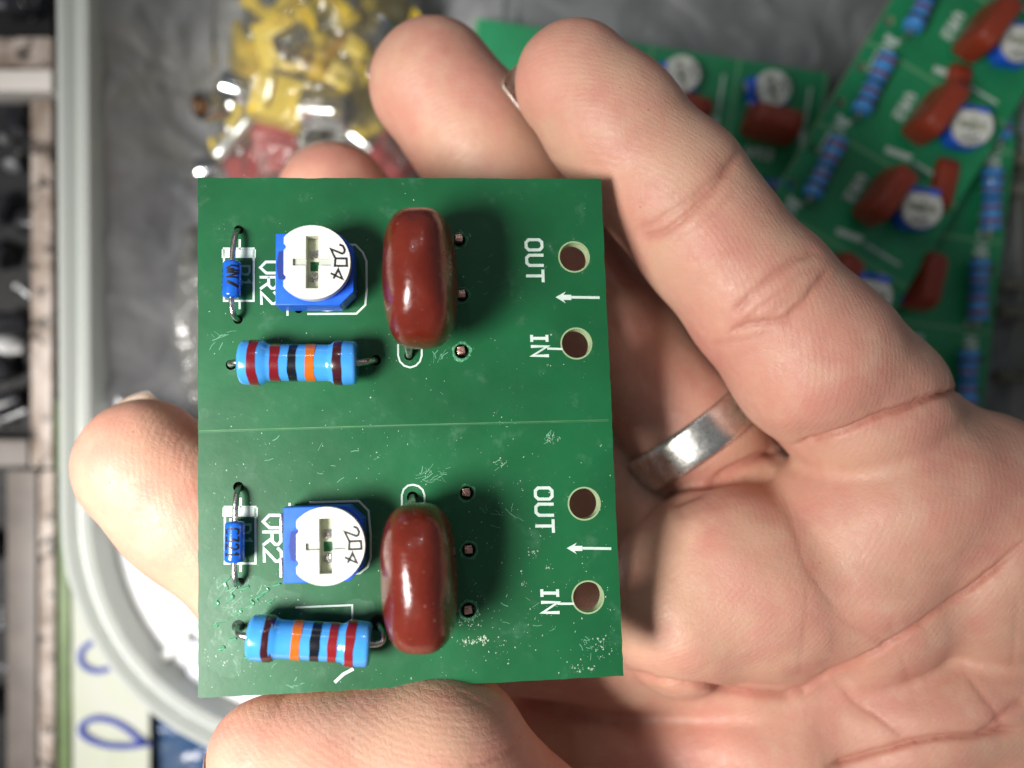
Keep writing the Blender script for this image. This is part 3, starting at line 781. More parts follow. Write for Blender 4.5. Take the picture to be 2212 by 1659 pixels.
CRE = [  # (polyline in photo pixels, depth cm, narrow width px, wide shoulder px)
    ([(1700, 965), (1758, 961), (1842, 934), (1906, 904), (1981, 874), (2035, 852), (2095, 832)], .14, 6, 36),
    ([(1440, 1094), (1500, 1065), (1560, 1032), (1640, 990), (1700, 965)], .13, 7, 34),
    ([(1340, 1440), (1420, 1478), (1500, 1490), (1600, 1503), (1690, 1512), (1740, 1500), (1800, 1468), (1900, 1416), (2000, 1352), (2080, 1292), (2150, 1232), (2220, 1165)], .125, 6, 36),
    ([(1780, 1662), (1860, 1636), (1950, 1608), (2030, 1594), (2120, 1592), (2212, 1576)], .115, 6, 34),
    ([(2120, 1592), (2170, 1545), (2212, 1505)], .03, 5, 12),
    ([(1690, 1050), (1715, 1130), (1740, 1215), (1775, 1275), (1830, 1340), (1900, 1390), (1950, 1420)], .012, 7, 26),
    ([(1745, 1262), (1742, 1330), (1735, 1410), (1730, 1480)], .008, 6, 20),
    ([(1800, 1472), (1850, 1520), (1900, 1552), (1960, 1598)], .022, 5, 18),
    ([(2085, 1455), (2120, 1500), (2160, 1548), (2185, 1590)], .018, 5, 14),
    ([(2200, 1290), (2195, 1360), (2185, 1450)], .010, 4, 12),
    ([(1920, 1330), (1950, 1420), (1975, 1500)], .007, 4, 14),
    ([(1376, 512), (1435, 502), (1485, 463), (1539, 413), (1600, 332)], .036, 6, 20),
    ([(1360, 505), (1420, 478), (1500, 425), (1560, 370), (1597, 325)], .020, 5, 12),
    ([(1445, 520), (1500, 490), (1560, 445), (1600, 400)], .010, 4, 12),
    ([(1579, 681), (1629, 631), (1673, 592), (1723, 557), (1770, 540)], .030, 6, 18),
    ([(1569, 721), (1619, 700), (1698, 690), (1728, 661), (1758, 621), (1796, 577)], .034, 6, 18),
    ([(1600, 700), (1660, 650), (1720, 600), (1770, 575)], .014, 4, 12),
    ([(1530, 745), (1600, 738), (1680, 715)], .012, 6, 16),
    ([(1110, 400), (1200, 330), (1250, 300)], .004, 6, 20),
    ([(985, 1490), (1060, 1530), (1130, 1600)], .010, 5, 18),
    ([(1010, 1660), (1060, 1640), (1120, 1610), (1170, 1625)], .015, 5, 16),
]
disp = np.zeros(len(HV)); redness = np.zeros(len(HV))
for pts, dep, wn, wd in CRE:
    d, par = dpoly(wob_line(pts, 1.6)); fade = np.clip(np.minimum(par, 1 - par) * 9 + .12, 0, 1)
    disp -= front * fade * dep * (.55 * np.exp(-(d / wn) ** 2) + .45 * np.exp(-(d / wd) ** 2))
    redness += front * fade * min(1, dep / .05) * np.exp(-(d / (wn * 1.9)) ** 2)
# fine secondary wrinkles near the finger joints
for (cx_, cy_, ang, ln, n) in ((1500, 450, -.72, 150, 8), (1670, 640, -.62, 150, 9), (950, 330, -.7, 60, 0), (1180, 1600, -.9, 60, 5)):
    for k in range(n):
        off = rng.uniform(-52, 52); dx, dy = math.cos(ang), math.sin(ang); l0 = ln * rng.uniform(.3, 1)
        mx_, my_ = cx_ - dy * off + dx * rng.uniform(-50, 50), cy_ + dx * off + dy * rng.uniform(-50, 50)
        d, par = dpoly(wob_line([(mx_ - dx * l0 / 2, my_ - dy * l0 / 2), (mx_, my_ + rng.uniform(-5, 5)), (mx_ + dx * l0 / 2, my_ + dy * l0 / 2)], 1.2))
        fade = np.clip(np.minimum(par, 1 - par) * 5, 0, 1)
        disp -= front * fade * .0065 * np.exp(-(d / 3.6) ** 2)
# soft low-frequency lumps
L1 = np.sin(HV[:, 0] * 2.1 + 1.7 * np.sin(HV[:, 1] * 1.3)) * np.sin(HV[:, 1] * 2.4 + 1.1 * np.sin(HV[:, 0] * 1.1 + 2)) 
L2 = np.sin(HV[:, 0] * 5.1 + 2 * np.sin(HV[:, 1] * 3.3)) * np.sin(HV[:, 1] * 5.7 + 2 * np.sin(HV[:, 0] * 2.9))
disp += .014 * L1 + .005 * L2
HV = HV + g * disp[:, None].astype(np.float32)

def skin_mat():
    m = bpy.data.materials.new('skin'); m.use_nodes = True; n = m.node_tree.nodes; l = m.node_tree.links; b = n['Principled BSDF']
    tc = n.new('ShaderNodeTexCoord')
    def nz(scale, det=4, rough=.55):
        t = n.new('ShaderNodeTexNoise'); t.inputs['Scale'].default_value = scale; t.inputs['Detail'].default_value = det
        t.inputs['Roughness'].default_value = rough; l.new(tc.outputs['Object'], t.inputs['Vector']); return t
    def mr(s, a, c, lo_=0, hi_=1):
        r = n.new('ShaderNodeMapRange'); r.inputs[1].default_value = a; r.inputs[2].default_value = c; r.inputs[3].default_value = lo_; r.inputs[4].default_value = hi_
        l.new(s, r.inputs[0]); return r.outputs[0]
    def mix(fac, A, Bc):
        x = n.new('ShaderNodeMix'); x.data_type = 'RGBA'
        if isinstance(A, tuple): x.inputs[6].default_value = (*A, 1)
        else: l.new(A, x.inputs[6])
        x.inputs[7].default_value = (*Bc, 1); l.new(fac, x.inputs[0]); return x.outputs[2]
    c = mix(mr(nz(.55, 3).outputs[0], .38, .62), (.585, .345, .243), (.625, .292, .222))       # sallow to pink
    c = mix(mr(nz(1.5, 4).outputs[0], .45, .70, 0, .6), c, (.54, .215, .175))
    c = mix(mr(nz(2.3, 3).outputs[0], .50, .74, 0, .5), c, (.66, .43, .31))               # blotches
    c = mix(mr(nz(7, 5, .7).outputs[0], .5, .8, 0, .35), c, (.66, .385, .28))
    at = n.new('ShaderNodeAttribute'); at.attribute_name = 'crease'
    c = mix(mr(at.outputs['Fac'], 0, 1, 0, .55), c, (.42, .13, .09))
    # tiny dark/pale flecks
    v = n.new('ShaderNodeTexVoronoi'); v.inputs['Scale'].default_value = 2.2; l.new(tc.outputs['Object'], v.inputs['Vector'])
    c = mix(mr(v.outputs['Distance'], .030, .018, 0, .6), c, (.30, .12, .08))
    l.new(c, b.inputs['Base Color'])
    b.inputs['Subsurface Weight'].default_value = .32; b.inputs['Subsurface Radius'].default_value = (1.0, .35, .18)
    b.inputs['Subsurface Scale'].default_value = .16
    b.inputs['Specular IOR Level'].default_value = .42
    l.new(mr(nz(12, 4).outputs[0], .3, .7, .42, .60), b.inputs['Roughness'])
    # skin relief: fine cell pattern plus friction ridges
    vo = n.new('ShaderNodeTexVoronoi'); vo.feature = 'DISTANCE_TO_EDGE'; vo.inputs['Scale'].default_value = 17; l.new(tc.outputs['Object'], vo.inputs['Vector'])
    wv = n.new('ShaderNodeTexWave'); wv.wave_type = 'RINGS'; wv.rings_direction = 'SPHERICAL'; wv.inputs['Scale'].default_value = 5.6; wv.inputs['Distortion'].default_value = 14
    wv.inputs['Detail'].default_value = 1.0; wv.inputs['Detail Scale'].default_value = .12; l.new(tc.outputs['Object'], wv.inputs['Vector'])
    b1 = n.new('ShaderNodeBump'); b1.inputs['Strength'].default_value = .24; b1.inputs['Distance'].default_value = .006; l.new(mr(vo.outputs['Distance'], 0, .16), b1.inputs['Height'])
    b2 = n.new('ShaderNodeBump'); b2.inputs['Strength'].default_value = .20; b2.inputs['Distance'].default_value = .005; l.new(wv.outputs['Fac'], b2.inputs['Height']); l.new(b1.outputs[0], b2.inputs['Normal'])
    b3 = n.new('ShaderNodeBump'); b3.inputs['Strength'].default_value = .35; b3.inputs['Distance'].default_value = .03; l.new(nz(5, 6, .6).outputs[0], b3.inputs['Height']); l.new(b2.outputs[0], b3.inputs['Normal'])
    l.new(b3.outputs[0], b.inputs['Normal'])
    return m
M_skin = skin_mat()
me = bpy.data.meshes.new('hand')
me.vertices.add(len(HV)); me.vertices.foreach_set('co', HV.ravel())
me.loops.add(len(HQ) * 4); me.loops.foreach_set('vertex_index', HQ.ravel().astype(np.int32))
me.polygons.add(len(HQ)); me.polygons.foreach_set('loop_start', np.arange(0, len(HQ) * 4, 4, dtype=np.int32))
me.update(calc_edges=True); me.validate()
at = me.attributes.new('crease', 'FLOAT', 'POINT'); at.data.foreach_set('value', np.clip(redness, 0, 1).astype(np.float32))
hand = link('hand', me, M_skin, None, True)
tag(hand, 'open left hand, palm up, with curled fingers holding the green circuit board', 'hand')

# fingernails: curved plates seated on the far side of each tip
M_nail = mat('fingernail', (.78, .62, .52), .25, trans=.25, sss=.3, coat=.3, bump=(10, .1, .01))
def nail(tip, prev, r, back, ext=.16, ln=1.0, half=.75, lift=.0, dk=.34):
    c = q3(*tip); a = Vector(c - q3(*prev)).normalized(); nrm = Vector(back); nrm = (nrm - a * nrm.dot(a)).normalized(); wv = a.cross(nrm)
    c = Vector(c); V = []; F = []; n1, n2 = 16, 14
    for layer, dr in ((0, 0), (1, -.035)):
        for j in range(n2 + 1):
            t = j / n2
            for i in range(n1 + 1):
                s = (i / n1 * 2 - 1); th = s * half; R = r * (1.02 + lift) + dr
                back_len = -ln * .8; fwd = r + ext - .10 * s * s * 2.0
                x = back_len + (fwd - back_len) * t
                drop = 1 - dk * max(0, (x - 0) / r) ** 2
                V.append(c + a * x + nrm * (R * math.cos(th) * drop) + wv * (R * math.sin(th) * .97))
    m_ = (n1 + 1) * (n2 + 1)
    for j in range(n2):
        for i in range(n1):
            k = j * (n1 + 1) + i; F.append((k, k + 1, k + n1 + 2, k + n1 + 1)); F.append((m_ + k, m_ + k + n1 + 1, m_ + k + n1 + 2, m_ + k + 1))
    rim = [i for i in range(n1 + 1)] + [j * (n1 + 1) + n1 for j in range(1, n2 + 1)] + [n2 * (n1 + 1) + i for i in range(n1 - 1, -1, -1)] + [j * (n1 + 1) for j in range(n2 - 1, 0, -1)]
    for a_, b2_ in zip(rim, rim[1:] + rim[:1]): F.append((a_, b2_, m_ + b2_, m_ + a_))
    return mesh('fingernail', V, F, M_nail, hand, True)
nail((1243, 182, -1.18), (1330, 275, -1.14), .665, (-.35, -.25, -1), ext=.085, lift=-.03, dk=.22, half=.95)
nail((308, 1004, -1.35), (420, 1108, -1.4), .735, (-.5, .30, -.95), ext=.10, dk=.25, half=.9)
nail((576, 1655, .10), (720, 1700, .08), .49, (.05, -1, -.25), ext=.10, half=.7, dk=.62)
nail((936, 182, -2.3), (1030, 300, -2.35), .79, (-.1, .1, -1))
nail((722, 432, -2.9), (850, 600, -3.0), .74, (-.1, .1, -1))

# ring on the ring finger
ra, rb = Vector(q3(1500, 940, -2.3)), Vector(q3(1330, 720, -2.4)); ax = (ra - rb).normalized(); rc = ra + ax * -.02
prof = []
Rr, Wd, Tk = .84, .46, .11
for k in range(25):
    t = 2 * math.pi * k / 24; cx_, sx2 = math.cos(t), math.sin(t)
    prof.append((math.copysign(abs(cx_) ** .45, cx_) * Wd / 2, Rr + Tk / 2 + math.copysign(abs(sx2) ** .7, sx2) * Tk / 2))
rg = MB().lathe(prof, rc, ax, 96).build('finger_ring', mat('brushed_silver', (.88, .87, .83), .27, metal=1, bump=(24, .25, .01), vary=(10, (.6, .58, .53), .6)), None, True)
tag(rg, 'plain wide silver band worn on the ring finger beside the circuit board', 'ring')

# ================================================================== background, 7 to 9 cm below the hand
random.seed(21)
# ---- table top
mb = MB(); mb.box((0, 0, -9.95), (60, 50, .5))
tag(mb.build('table_top', mat('brown_table', (.10, .085, .075), .5, bump=(3, .3, .05), vary=(1.2, (.16, .13, .11), .7))), kind='structure')

# ---- milky plastic container with a rounded corner at the lower left
ZR, ZF = -6.3, -8.95
def rounded(pts, rad, n=10):
    out = []
    for i, p in enumerate(pts):
        a = Vector(pts[i - 1]); b = Vector(pts[(i + 1) % len(pts)]); p = Vector(p); r = rad[i]
        d1 = (a - p).normalized(); d2 = (b - p).normalized()
        p0, p1 = p + d1 * r, p + d2 * r
        for k in range(n + 1):
            t = k / n; k_ = .58
            out.append(tuple(bezier(p0, p0 - d1 * r * k_, p1 - d2 * r * k_, p1, 1)[0] if t == 0 else
                       (p0 * (1 - t) ** 3 + (p0 - d1 * r * k_) * 3 * t * (1 - t) ** 2 + (p1 - d2 * r * k_) * 3 * t * t * (1 - t) + p1 * t ** 3)))
    return out
cpx = [(160, -330), (172, 1620), (2420, 1640), (2470, -330)]
cw = [P(x, y, ZR) for x, y in cpx]
path = rounded([(p.x, p.y) for p in cw], [2.0, 4.1, 2.5, 2.0], 14)
# denser straight runs
pp = []
for i in range(len(path)):
    a = Vector(path[i]); b = Vector(path[(i + 1) % len(path)]); n = max(1, int((b - a).length / .4))
    for k in range(n): pp.append(a.lerp(b, k / n))
path = pp
cc = sum(path, Vector((0, 0))) / len(path)
def sweep(prof, closed_prof=True):
    n = len(path); m = len(prof); V = []; F = []
    for i, p in enumerate(path):
        d = (path[(i + 1) % n] - path[i - 1]).normalized(); o = Vector((-d.y, d.x))
        if (p - cc).dot(o) < 0: o = -o
        for (u, z) in prof: V.append((p.x + o.x * u, p.y + o.y * u, z))
    for i in range(n):
        j = (i + 1) % n
        for k in range(m if closed_prof else m - 1):
            l = (k + 1) % m; F.append((i * m + k, j * m + k, j * m + l, i * m + l))
    return V, F
def milky(name, col, trans, rough):
    m = mat(name, col, rough, trans=trans, ior=1.3, bump=(1.5, .25, .06), vary=(.8, tuple(c * .85 for c in col), .7)); return m
M_milk = bpy.data.materials.new('milky_plastic'); M_milk.use_nodes = True; n = M_milk.node_tree.nodes; l = M_milk.node_tree.links
pb = n['Principled BSDF']; pb.inputs['Base Color'].default_value = (.62, .65, .62, 1); pb.inputs['Roughness'].default_value = .25
tl = n.new('ShaderNodeBsdfTranslucent'); tl.inputs[0].default_value = (.62, .64, .62, 1); tp = n.new('ShaderNodeBsdfTransparent'); tp.inputs[0].default_value = (.95, .97, .95, 1)
a1 = n.new('ShaderNodeMixShader'); a1.inputs[0].default_value = .30; a2 = n.new('ShaderNodeMixShader'); a2.inputs[0].default_value = .22
l.new(pb.outputs[0], a1.inputs[1]); l.new(tl.outputs[0], a1.inputs[2]); l.new(a1.outputs[0], a2.inputs[1]); l.new(tp.outputs[0], a2.inputs[2]); l.new(a2.outputs[0], n['Material Output'].inputs[0])
root = empty('plastic_container', loc=(cc.x, cc.y, ZF - .1))
tag(root, 'milky translucent plastic container with a rounded rim under the hand', 'container')
def cpart(name, VF, m, smooth=True):
    o = mesh(name, [Vector(v) - root.location for v in VF[0]], VF[1], m, root, smooth); return auto_smooth(o, 45)
rimp = [(.34, ZR - .30), (.36, ZR - .08), (.30, ZR + .03), (.20, ZR + .05), (.12, ZR - .02), (.06, ZR - .12), (.0, ZR - .13), (-.08, ZR - .08), (-.14, ZR + .10), (-.20, ZR + .14), (-.27, ZR + .10), (-.31, ZR - .1),
        (-.33, ZR - .45), (-.25, ZR - .45), (-.20, ZR - .12), (-.08, ZR - .2), (.05, ZR - .24), (.2, ZR - .12), (.29, ZR - .14), (.30, ZR - .30)]
cpart('rim', sweep(rimp), M_milk)
wallp = [(-.335, ZR - .46), (-.40, ZR - 1.2), (-.48, ZF + .5), (-.60, ZF + .12), (-.9, ZF), (-.9, ZF - .07), (-.55, ZF + .02), (-.42, ZF + .45), (-.33, ZR - 1.2), (-.26, ZR - .46)]
M_wall = M_milk.copy(); M_wall.name = 'thin_milky_wall'
[x for x in M_wall.node_tree.nodes if x.type == 'MIX_SHADER'][1].inputs[0].default_value = .30
cpart('wall', sweep(wallp), M_wall)
V, F = sweep([(-.901, ZF - .03)], False)
cpart('floor', (V, [tuple(range(len(V)))]), mat('milky_floor', (.86, .87, .86), .45, vary=(.5, (.78, .80, .82), .6)), False)
# stiffening rib in the near corner
a, b_ = P(330, 1440, -6.66), P(412, 1372, -6.74)
mb = MB(); d = (b_ - a); mb.box((a + b_) / 2 - root.location, (d.length, .2, .16), Matrix.Rotation(math.atan2(d.y, d.x), 3, 'Z'), .08)
auto_smooth(mb.build('corner_rib', mat('rib_plastic', (.55, .56, .54), .4), root))

# white sheet added in the near corner to stand for the overlit container floor
pts = []
n = len(path)
for i, p in enumerate(path):
    d = (path[(i + 1) % n] - path[i - 1]).normalized(); o = Vector((-d.y, d.x))
    if (p - cc).dot(o) < 0: o = -o
    q = p - o * .345
    if q.x < 0 and q.y < -.1: pts.append((q.x, q.y))
mb = MB(); mb.prism(pts, [], -.25, 0)
fs = mb.build('added_white_sheet', mat('added_sheet_white', (.90, .91, .92), .6, bump=(6, .2, .02), vary=(.9, (.84, .87, .92), .5))); fs.location = (0, 0, -6.82)
tag(fs, 'white sheet added to brighten the rounded near corner of the container, below the index finger', 'added sheet')
# ---- crumpled films
def film(name, x0, x1, y0, y1, zb, amp, m, nx=150, ny=130, seed=0, scale=.55, dome=None, thick=.0, edge=.25, rise=0):
    V = []; F = []
    for j in range(ny + 1):
        for i in range(nx + 1):
            u, v = i / nx, j / ny
            x = x0 + (x1 - x0) * u; y = y0 + (y1 - y0) * v
            ed = noise.noise(Vector((x * .6 + seed, y * .6, 9))) * edge
            if i in (0, nx): x += ed
            if j in (0, ny): y += ed
            q = Vector((x * scale + seed, y * scale, seed * .3))
            wv = Vector((noise.noise(q * 1.3), noise.noise(q * 1.3 + Vector((5, 5, 5))), 0))
            r = 0; a = 1; f = 1
            for k in range(4):
                r += a * (1 - 2 * abs(noise.noise((q + wv * .8) * f))); a *= .5; f *= 2.1
            z = zb + amp * (r - .9)
            z += rise * max(0, 1 - u / .22) ** 1.6
            if dome: z += dome * math.sin(math.pi * u) ** .6 * math.sin(math.pi * v) ** .6
            V.append((x, y, z))
    for j in range(ny):
        for i in range(nx):
            k = j * (nx + 1) + i; F.append((k, k + 1, k + nx + 2, k + nx + 1))
    c = Vector(((x0 + x1) / 2, (y0 + y1) / 2, zb)); V = [Vector(v) - c for v in V]
    o = mesh(name, V, F, m, None, True); o.location = c
    if thick:
        s = o.modifiers.new('thickness', 'SOLIDIFY'); s.thickness = thick
    return o
def W(px, py, z): return P(px, py, z)
M_grey = mat('grey_film', (.19, .20, .212), .30, spec=.7, bump=(1.1, .4, .2), vary=(.4, (.40, .405, .415), .9))  # grey of both films also holds the shade over the upper background
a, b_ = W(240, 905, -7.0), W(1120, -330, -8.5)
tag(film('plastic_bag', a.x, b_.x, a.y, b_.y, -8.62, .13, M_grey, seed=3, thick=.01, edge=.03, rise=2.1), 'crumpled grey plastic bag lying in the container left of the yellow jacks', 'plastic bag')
M_grey2 = mat('dark_grey_film', (.12, .13, .132), .32, spec=.6, bump=(1.3, .3, .1), vary=(.4, (.26, .27, .28), .9))
a, b_ = W(860, 900, -8.5), W(2400, -330, -8.5)
tag(film('plastic_bag', a.x, b_.x, a.y, b_.y, -8.75, .10, M_grey2, seed=8, thick=.01), 'dark grey plastic bag behind the fingertips and under the loose board panels', 'plastic bag')
a, b_ = W(400, 1480, -6.9), W(900, 1385, -6.9)
tag(film('tissue_sheet', a.x, b_.x, a.y, b_.y, -6.74, .03, mat('thin_tissue', (.42, .47, .56), .4, vary=(1.5, (.75, .76, .80), .9)), 60, 40, seed=5, thick=.01),
    'thin bluish film lying on the added white sheet at the corner of the held board', 'film')

# ---- bag of yellow and red panel jacks
M_yel = mat('yellow_plastic', (.92, .70, .07), .35, bump=(6, .2, .01), vary=(3, (.85, .55, .02), .5))
M_red = mat('red_plastic', (.42, .014, .022), .35, bump=(6, .2, .01), vary=(3, (.28, .01, .02), .7))
M_chrome = mat('nickel_plating', (.72, .72, .72), .14, metal=1, bump=(8, .2, .01), vary=(6, (.4, .4, .42), .6))
M_brown = mat('amber_insulator', (.20, .085, .015), .35)
def jack(colour):
    r = empty('panel_jack')
    mb = MB(); mb.box((0, 0, 0), (.80, .95, .62), bev=.05); mb.box((0, -.33, .34), (.52, .16, .10), bev=.02); mb.box((0, .25, .345), (.62, .2, .09), bev=.02)
    auto_smooth(mb.build('body', colour, r))
    prof = [(0, .16), (0, .27), (.03, .30), (.10, .30), (.12, .27), (.50, .27), (.56, .25), (.56, .19), (.1, .19)]
    smooth_obj(MB().lathe(prof, (0, .47, 0), (0, 1, 0), 28).build('barrel', M_chrome, r))
    smooth_obj(MB().lathe([(0, .0), (0, .15), (.40, .15), (.42, .08), (.42, 0)], (0, .47, 0), (0, 1, 0), 20).build('insulator', M_brown, r))
    for s in (-1, 1):
        MB().box((s * .22, -.62, -.1), (.10, .30, .03), bev=.006).build('solder_tab', M_chrome, r)
    return r
jy = jack(M_yel); jr = jack(M_red)
YJ = [  # px, py, z, rz, rx, ry
    (604, 222, -7.0, 1.35, .25, .1, 'nearest yellow jack, upright in the middle of the bag, above the red jack'),
    (612, 105, -7.3, .15, .3, -.2, 'yellow jack above the nearest one, left of the amber insulator'),
    (598, 20, -7.2, .9, -.2, .2, 'yellow jack at the top edge of the bag, left side'),
    (707, 55, -7.0, 2.3, .4, .1, 'yellow jack between the two bright glints at the top of the bag'),
    (770, 150, -7.2, -.5, .2, .3, 'yellow jack right against the ring fingertip'),
    (840, 40, -7.6, .8, .1, .1, 'yellow jack at the right end of the bag above the ring fingertip'),
    (700, 160, -7.8, 1.9, .6, .2, 'yellow jack lying deeper, shaded, above the bare metal sleeve'),
    (548, 115, -7.9, .1, 1.1, .5, 'small dull yellow jack at the left edge of the bag'),
    (530, 225, -7.9, 2.3, .9, .2, 'yellow jack lying aslant left of the nearest one'),
    (655, -60, -7.3, .4, .2, .5, 'yellow jack above the frame of the photo, at the top of the bag'),
    (790, 240, -7.9, .6, .5, .9, 'dull yellow jack at the right below the ring fingertip edge'),
    (520, 345, -8.1, .5, .4, .9, 'dull olive yellow jack at the lower left corner of the bag')]
for k, (x, y, z, rz, rx, ry, lab) in enumerate(YJ):
    o = jy if k == 0 else copy_tree(jy)
    o.location = W(x, y, z); o.rotation_euler = (rx, ry, rz); tag(o, lab, 'audio jack', 'yellow and red jacks in the clear bag')
for k, (x, y, z, rz, lab) in enumerate([(600, 318, -7.6, .2, 'red jack below the nearest yellow jack, beside the middle fingertip'), (852, 352, -8.15, 1.0, 'red jack peeping out between the middle and ring fingertips'), (545, 355, -8.0, 1.8, 'dark red jack at the bottom of the bag near the board edge')]):
    o = jr if k == 0 else copy_tree(jr)
    o.location = W(x, y, z); o.rotation_euler = (.2, .1, rz); tag(o, lab, 'audio jack', 'yellow and red jacks in the clear bag')
def sleeve(px, py, z, ang, L, R, lab, m):
    d = Vector((math.cos(ang), math.sin(ang), .12)).normalized()
    prof = [(-L / 2, R * .7), (-L / 2, R * .9), (-L / 2 + .04, R), (-L * .2, R), (-L * .18, R * .93), (L * .3, R * .93), (L * .32, R), (L / 2 - .03, R), (L / 2, R * .9), (L / 2, R * .7), (-L / 2 + .02, R * .7)]
    o = smooth_obj(MB().lathe(prof, (0, 0, 0), d, 32).build('metal_sleeve', m)); o.location = W(px, py, z); tag(o, lab, 'metal sleeve', 'metal sleeves in the clear bag')
sleeve(705, 238, -6.9, -.12, .85, .36, 'short fat shiny metal sleeve beside the nearest yellow jack', M_chrome)
sleeve(505, 296, -7.2, .80, .95, .13, 'long thin pale metal sleeve lying aslant left of the red jack', mat('pale_metal', (.72, .74, .70), .3, metal=.6))
sleeve(640, 338, -7.9, 1.4, .6, .25, 'small shiny metal sleeve below the red jack, near the board edge', M_chrome)
sleeve(660, 70, -7.5, 1.9, .7, .2, 'thin metal sleeve among the yellow jacks near the top of the bag', M_chrome)
# clear film of that bag
mf = bpy.data.materials.new('clear_film'); mf.use_nodes = True; n = mf.node_tree.nodes; l = mf.node_tree.links
n.remove(n['Principled BSDF']); out = n['Material Output']
tr = n.new('ShaderNodeBsdfTransparent'); tr.inputs[0].default_value = (.93, .93, .90, 1)
gl = n.new('ShaderNodeBsdfGlossy'); gl.inputs['Roughness'].default_value = .12; gl.inputs[0].default_value = (.95, .95, .95, 1)
df = n.new('ShaderNodeBsdfDiffuse'); df.inputs[0].default_value = (.55, .55, .50, 1)
fr = n.new('ShaderNodeFresnel'); fr.inputs[0].default_value = 1.45
ms = n.new('ShaderNodeMixShader'); m2 = n.new('ShaderNodeMixShader'); m2.inputs[0].default_value = .13
l.new(tr.outputs[0], m2.inputs[1]); l.new(df.outputs[0], m2.inputs[2])
l.new(fr.outputs[0], ms.inputs[0]); l.new(m2.outputs[0], ms.inputs[1]); l.new(gl.outputs[0], ms.inputs[2]); l.new(ms.outputs[0], out.inputs[0])
a, b_ = W(430, 470, -7.0), W(900, -260, -7.0)
tag(film('clear_bag', a.x, b_.x, a.y, b_.y, -7.7, .13, mf, 150, 170, seed=14, scale=.8, dome=1.5), 'clear plastic bag full of yellow jacks behind the fingertips', 'plastic bag')
a, b_ = W(225, 880, -8.0), W(520, 480, -8.0)
tag(film('clear_bag', a.x, b_.x, a.y, b_.y, -8.25, .10, mf, 100, 110, seed=31, scale=1.0, dome=.3), 'empty crinkled clear bag above the index fingertip, by the container rim', 'plastic bag')

# ---- loose panels of finished boards
M_bgcap = mat('brick_red_epoxy', (.27, .035, .014), .38, bump=(6, .4, .03), vary=(3, (.34, .05, .02), .9))
def panel(label, z, opx, xdir, units, width=2.95, pitch=1.73, bare=()):
    o = W(*opx, z); X = Vector((xdir[0], -xdir[1], 0)).normalized(); Y = Vector((-X.y, X.x, 0))
    root = empty('circuit_board', Matrix.Translation(o) @ Matrix((X, Y, Vector((0, 0, 1)))).transposed().to_4x4())
    tag(root, label, 'circuit board', 'loose green board panels in the container')
    y1, y0 = -units[0] * pitch, -(units[1] + 1) * pitch
    hl = []
    for u in range(units[0], units[1] + 1):
        for yy in (-.45, -1.2): hl.append(circle(.16, -u * pitch + yy, .09, 16))
    s_ = MB().prism([(0, y0), (width, y0), (width, y1), (0, y1)], hl, -.14, 0, 0, 1).build('substrate', [M_board2, M_fr4], root)
    for u in range(units[0], units[1] + 2):
        mb = MB(); mb.box((width / 2, -u * pitch, .003), (width, .07, .006)); mb.build('score_line', mat('pale_score', (.12, .38, .18), .4), root)
    first = not PROTO
    for u in sorted(range(units[0], units[1] + 1), key=lambda q: q != 0):
        yb = -u * pitch
        if u in bare: continue
        if not PROTO:
            a = Vector((.42, -.16, .25)); b = Vector((.52, -1.30, .25))
            d = (b - a).normalized()
            r = resistor(root, a, b, .185, .165, [(f_, f_ + .07, k) for f_, k in ((.12, 'red'), (.38, 'red'), (.56, 'black'), (.72, 'dark_red'), (.92, 'brown'))],
                         [[a + d * .02, a - d * .06, a - d * .1 - Vector((0, 0, .2)), a - d * .1 - Vector((0, 0, .3))], [b - d * .02, b + d * .06, b + d * .1 - Vector((0, 0, .2)), b + d * .1 - Vector((0, 0, .3))]], n=28)
            c = capacitor(root, (1.62, -.72, .50), (.24, .52, .46), tilt=(0, .05), rz=-.10, ex=(6.5, 4.5))
            c.data.materials[0] = M_bgcap
            p_ = potentiometer(root, 2.28, -.55, -1.2, .04, 0, terminals=True, detail=True)
            for q in (r, c, p_): q.location.y = q.location.y - yb if False else q.location.y
            sk = MB()
            for k, st in enumerate(glyph_strokes('OUT', (.28, -.05, 0), (0, -1, 0), (1, 0, 0), .2, .15) + glyph_strokes('IN', (.28, -1.38, 0), (0, -1, 0), (1, 0, 0), .2, .12) + glyph_strokes('VR2', (1.12, -.42, 0), (0, -1, 0), (1, 0, 0), .16, .19)):
                sk.ribbon(st, .06, .003 + k * .0005)
            sk.ribbon([(1.9, -1.45), (2.6, -1.45)], .05, .004); sk.ribbon([(1.35, -1.5), (1.75, -1.42)], .12, .005)
            k_ = sk.build('silkscreen', M_silk, root)
            PROTO.extend([r, c, p_, k_]); BASE.append(yb)
        else:
            for q in PROTO:
                n_ = copy_tree(q, root); n_.matrix_basis = Matrix.Translation((random.uniform(-.02, .02), yb - BASE[0] + random.uniform(-.03, .03), 0)) @ q.matrix_basis
PROTO, BASE = [], []
# the prototype unit must start at unit 0 of its panel
panel('green board panel lying on top at the upper right, its units running diagonally', -7.0, (1872, 89), (.857, .515), (-2, 3))
# one more unit above the first
panel('green board panel lying lowest, its top edge level behind the little fingertip', -8.15, (1547, 450), (.156, -.987), (-3, 0), bare=(-3,))
panel('green board panel along the right wall of the container, mostly in shadow', -7.75, (2190, 330), (-.99, -.12), (-3, 0), width=2.6)

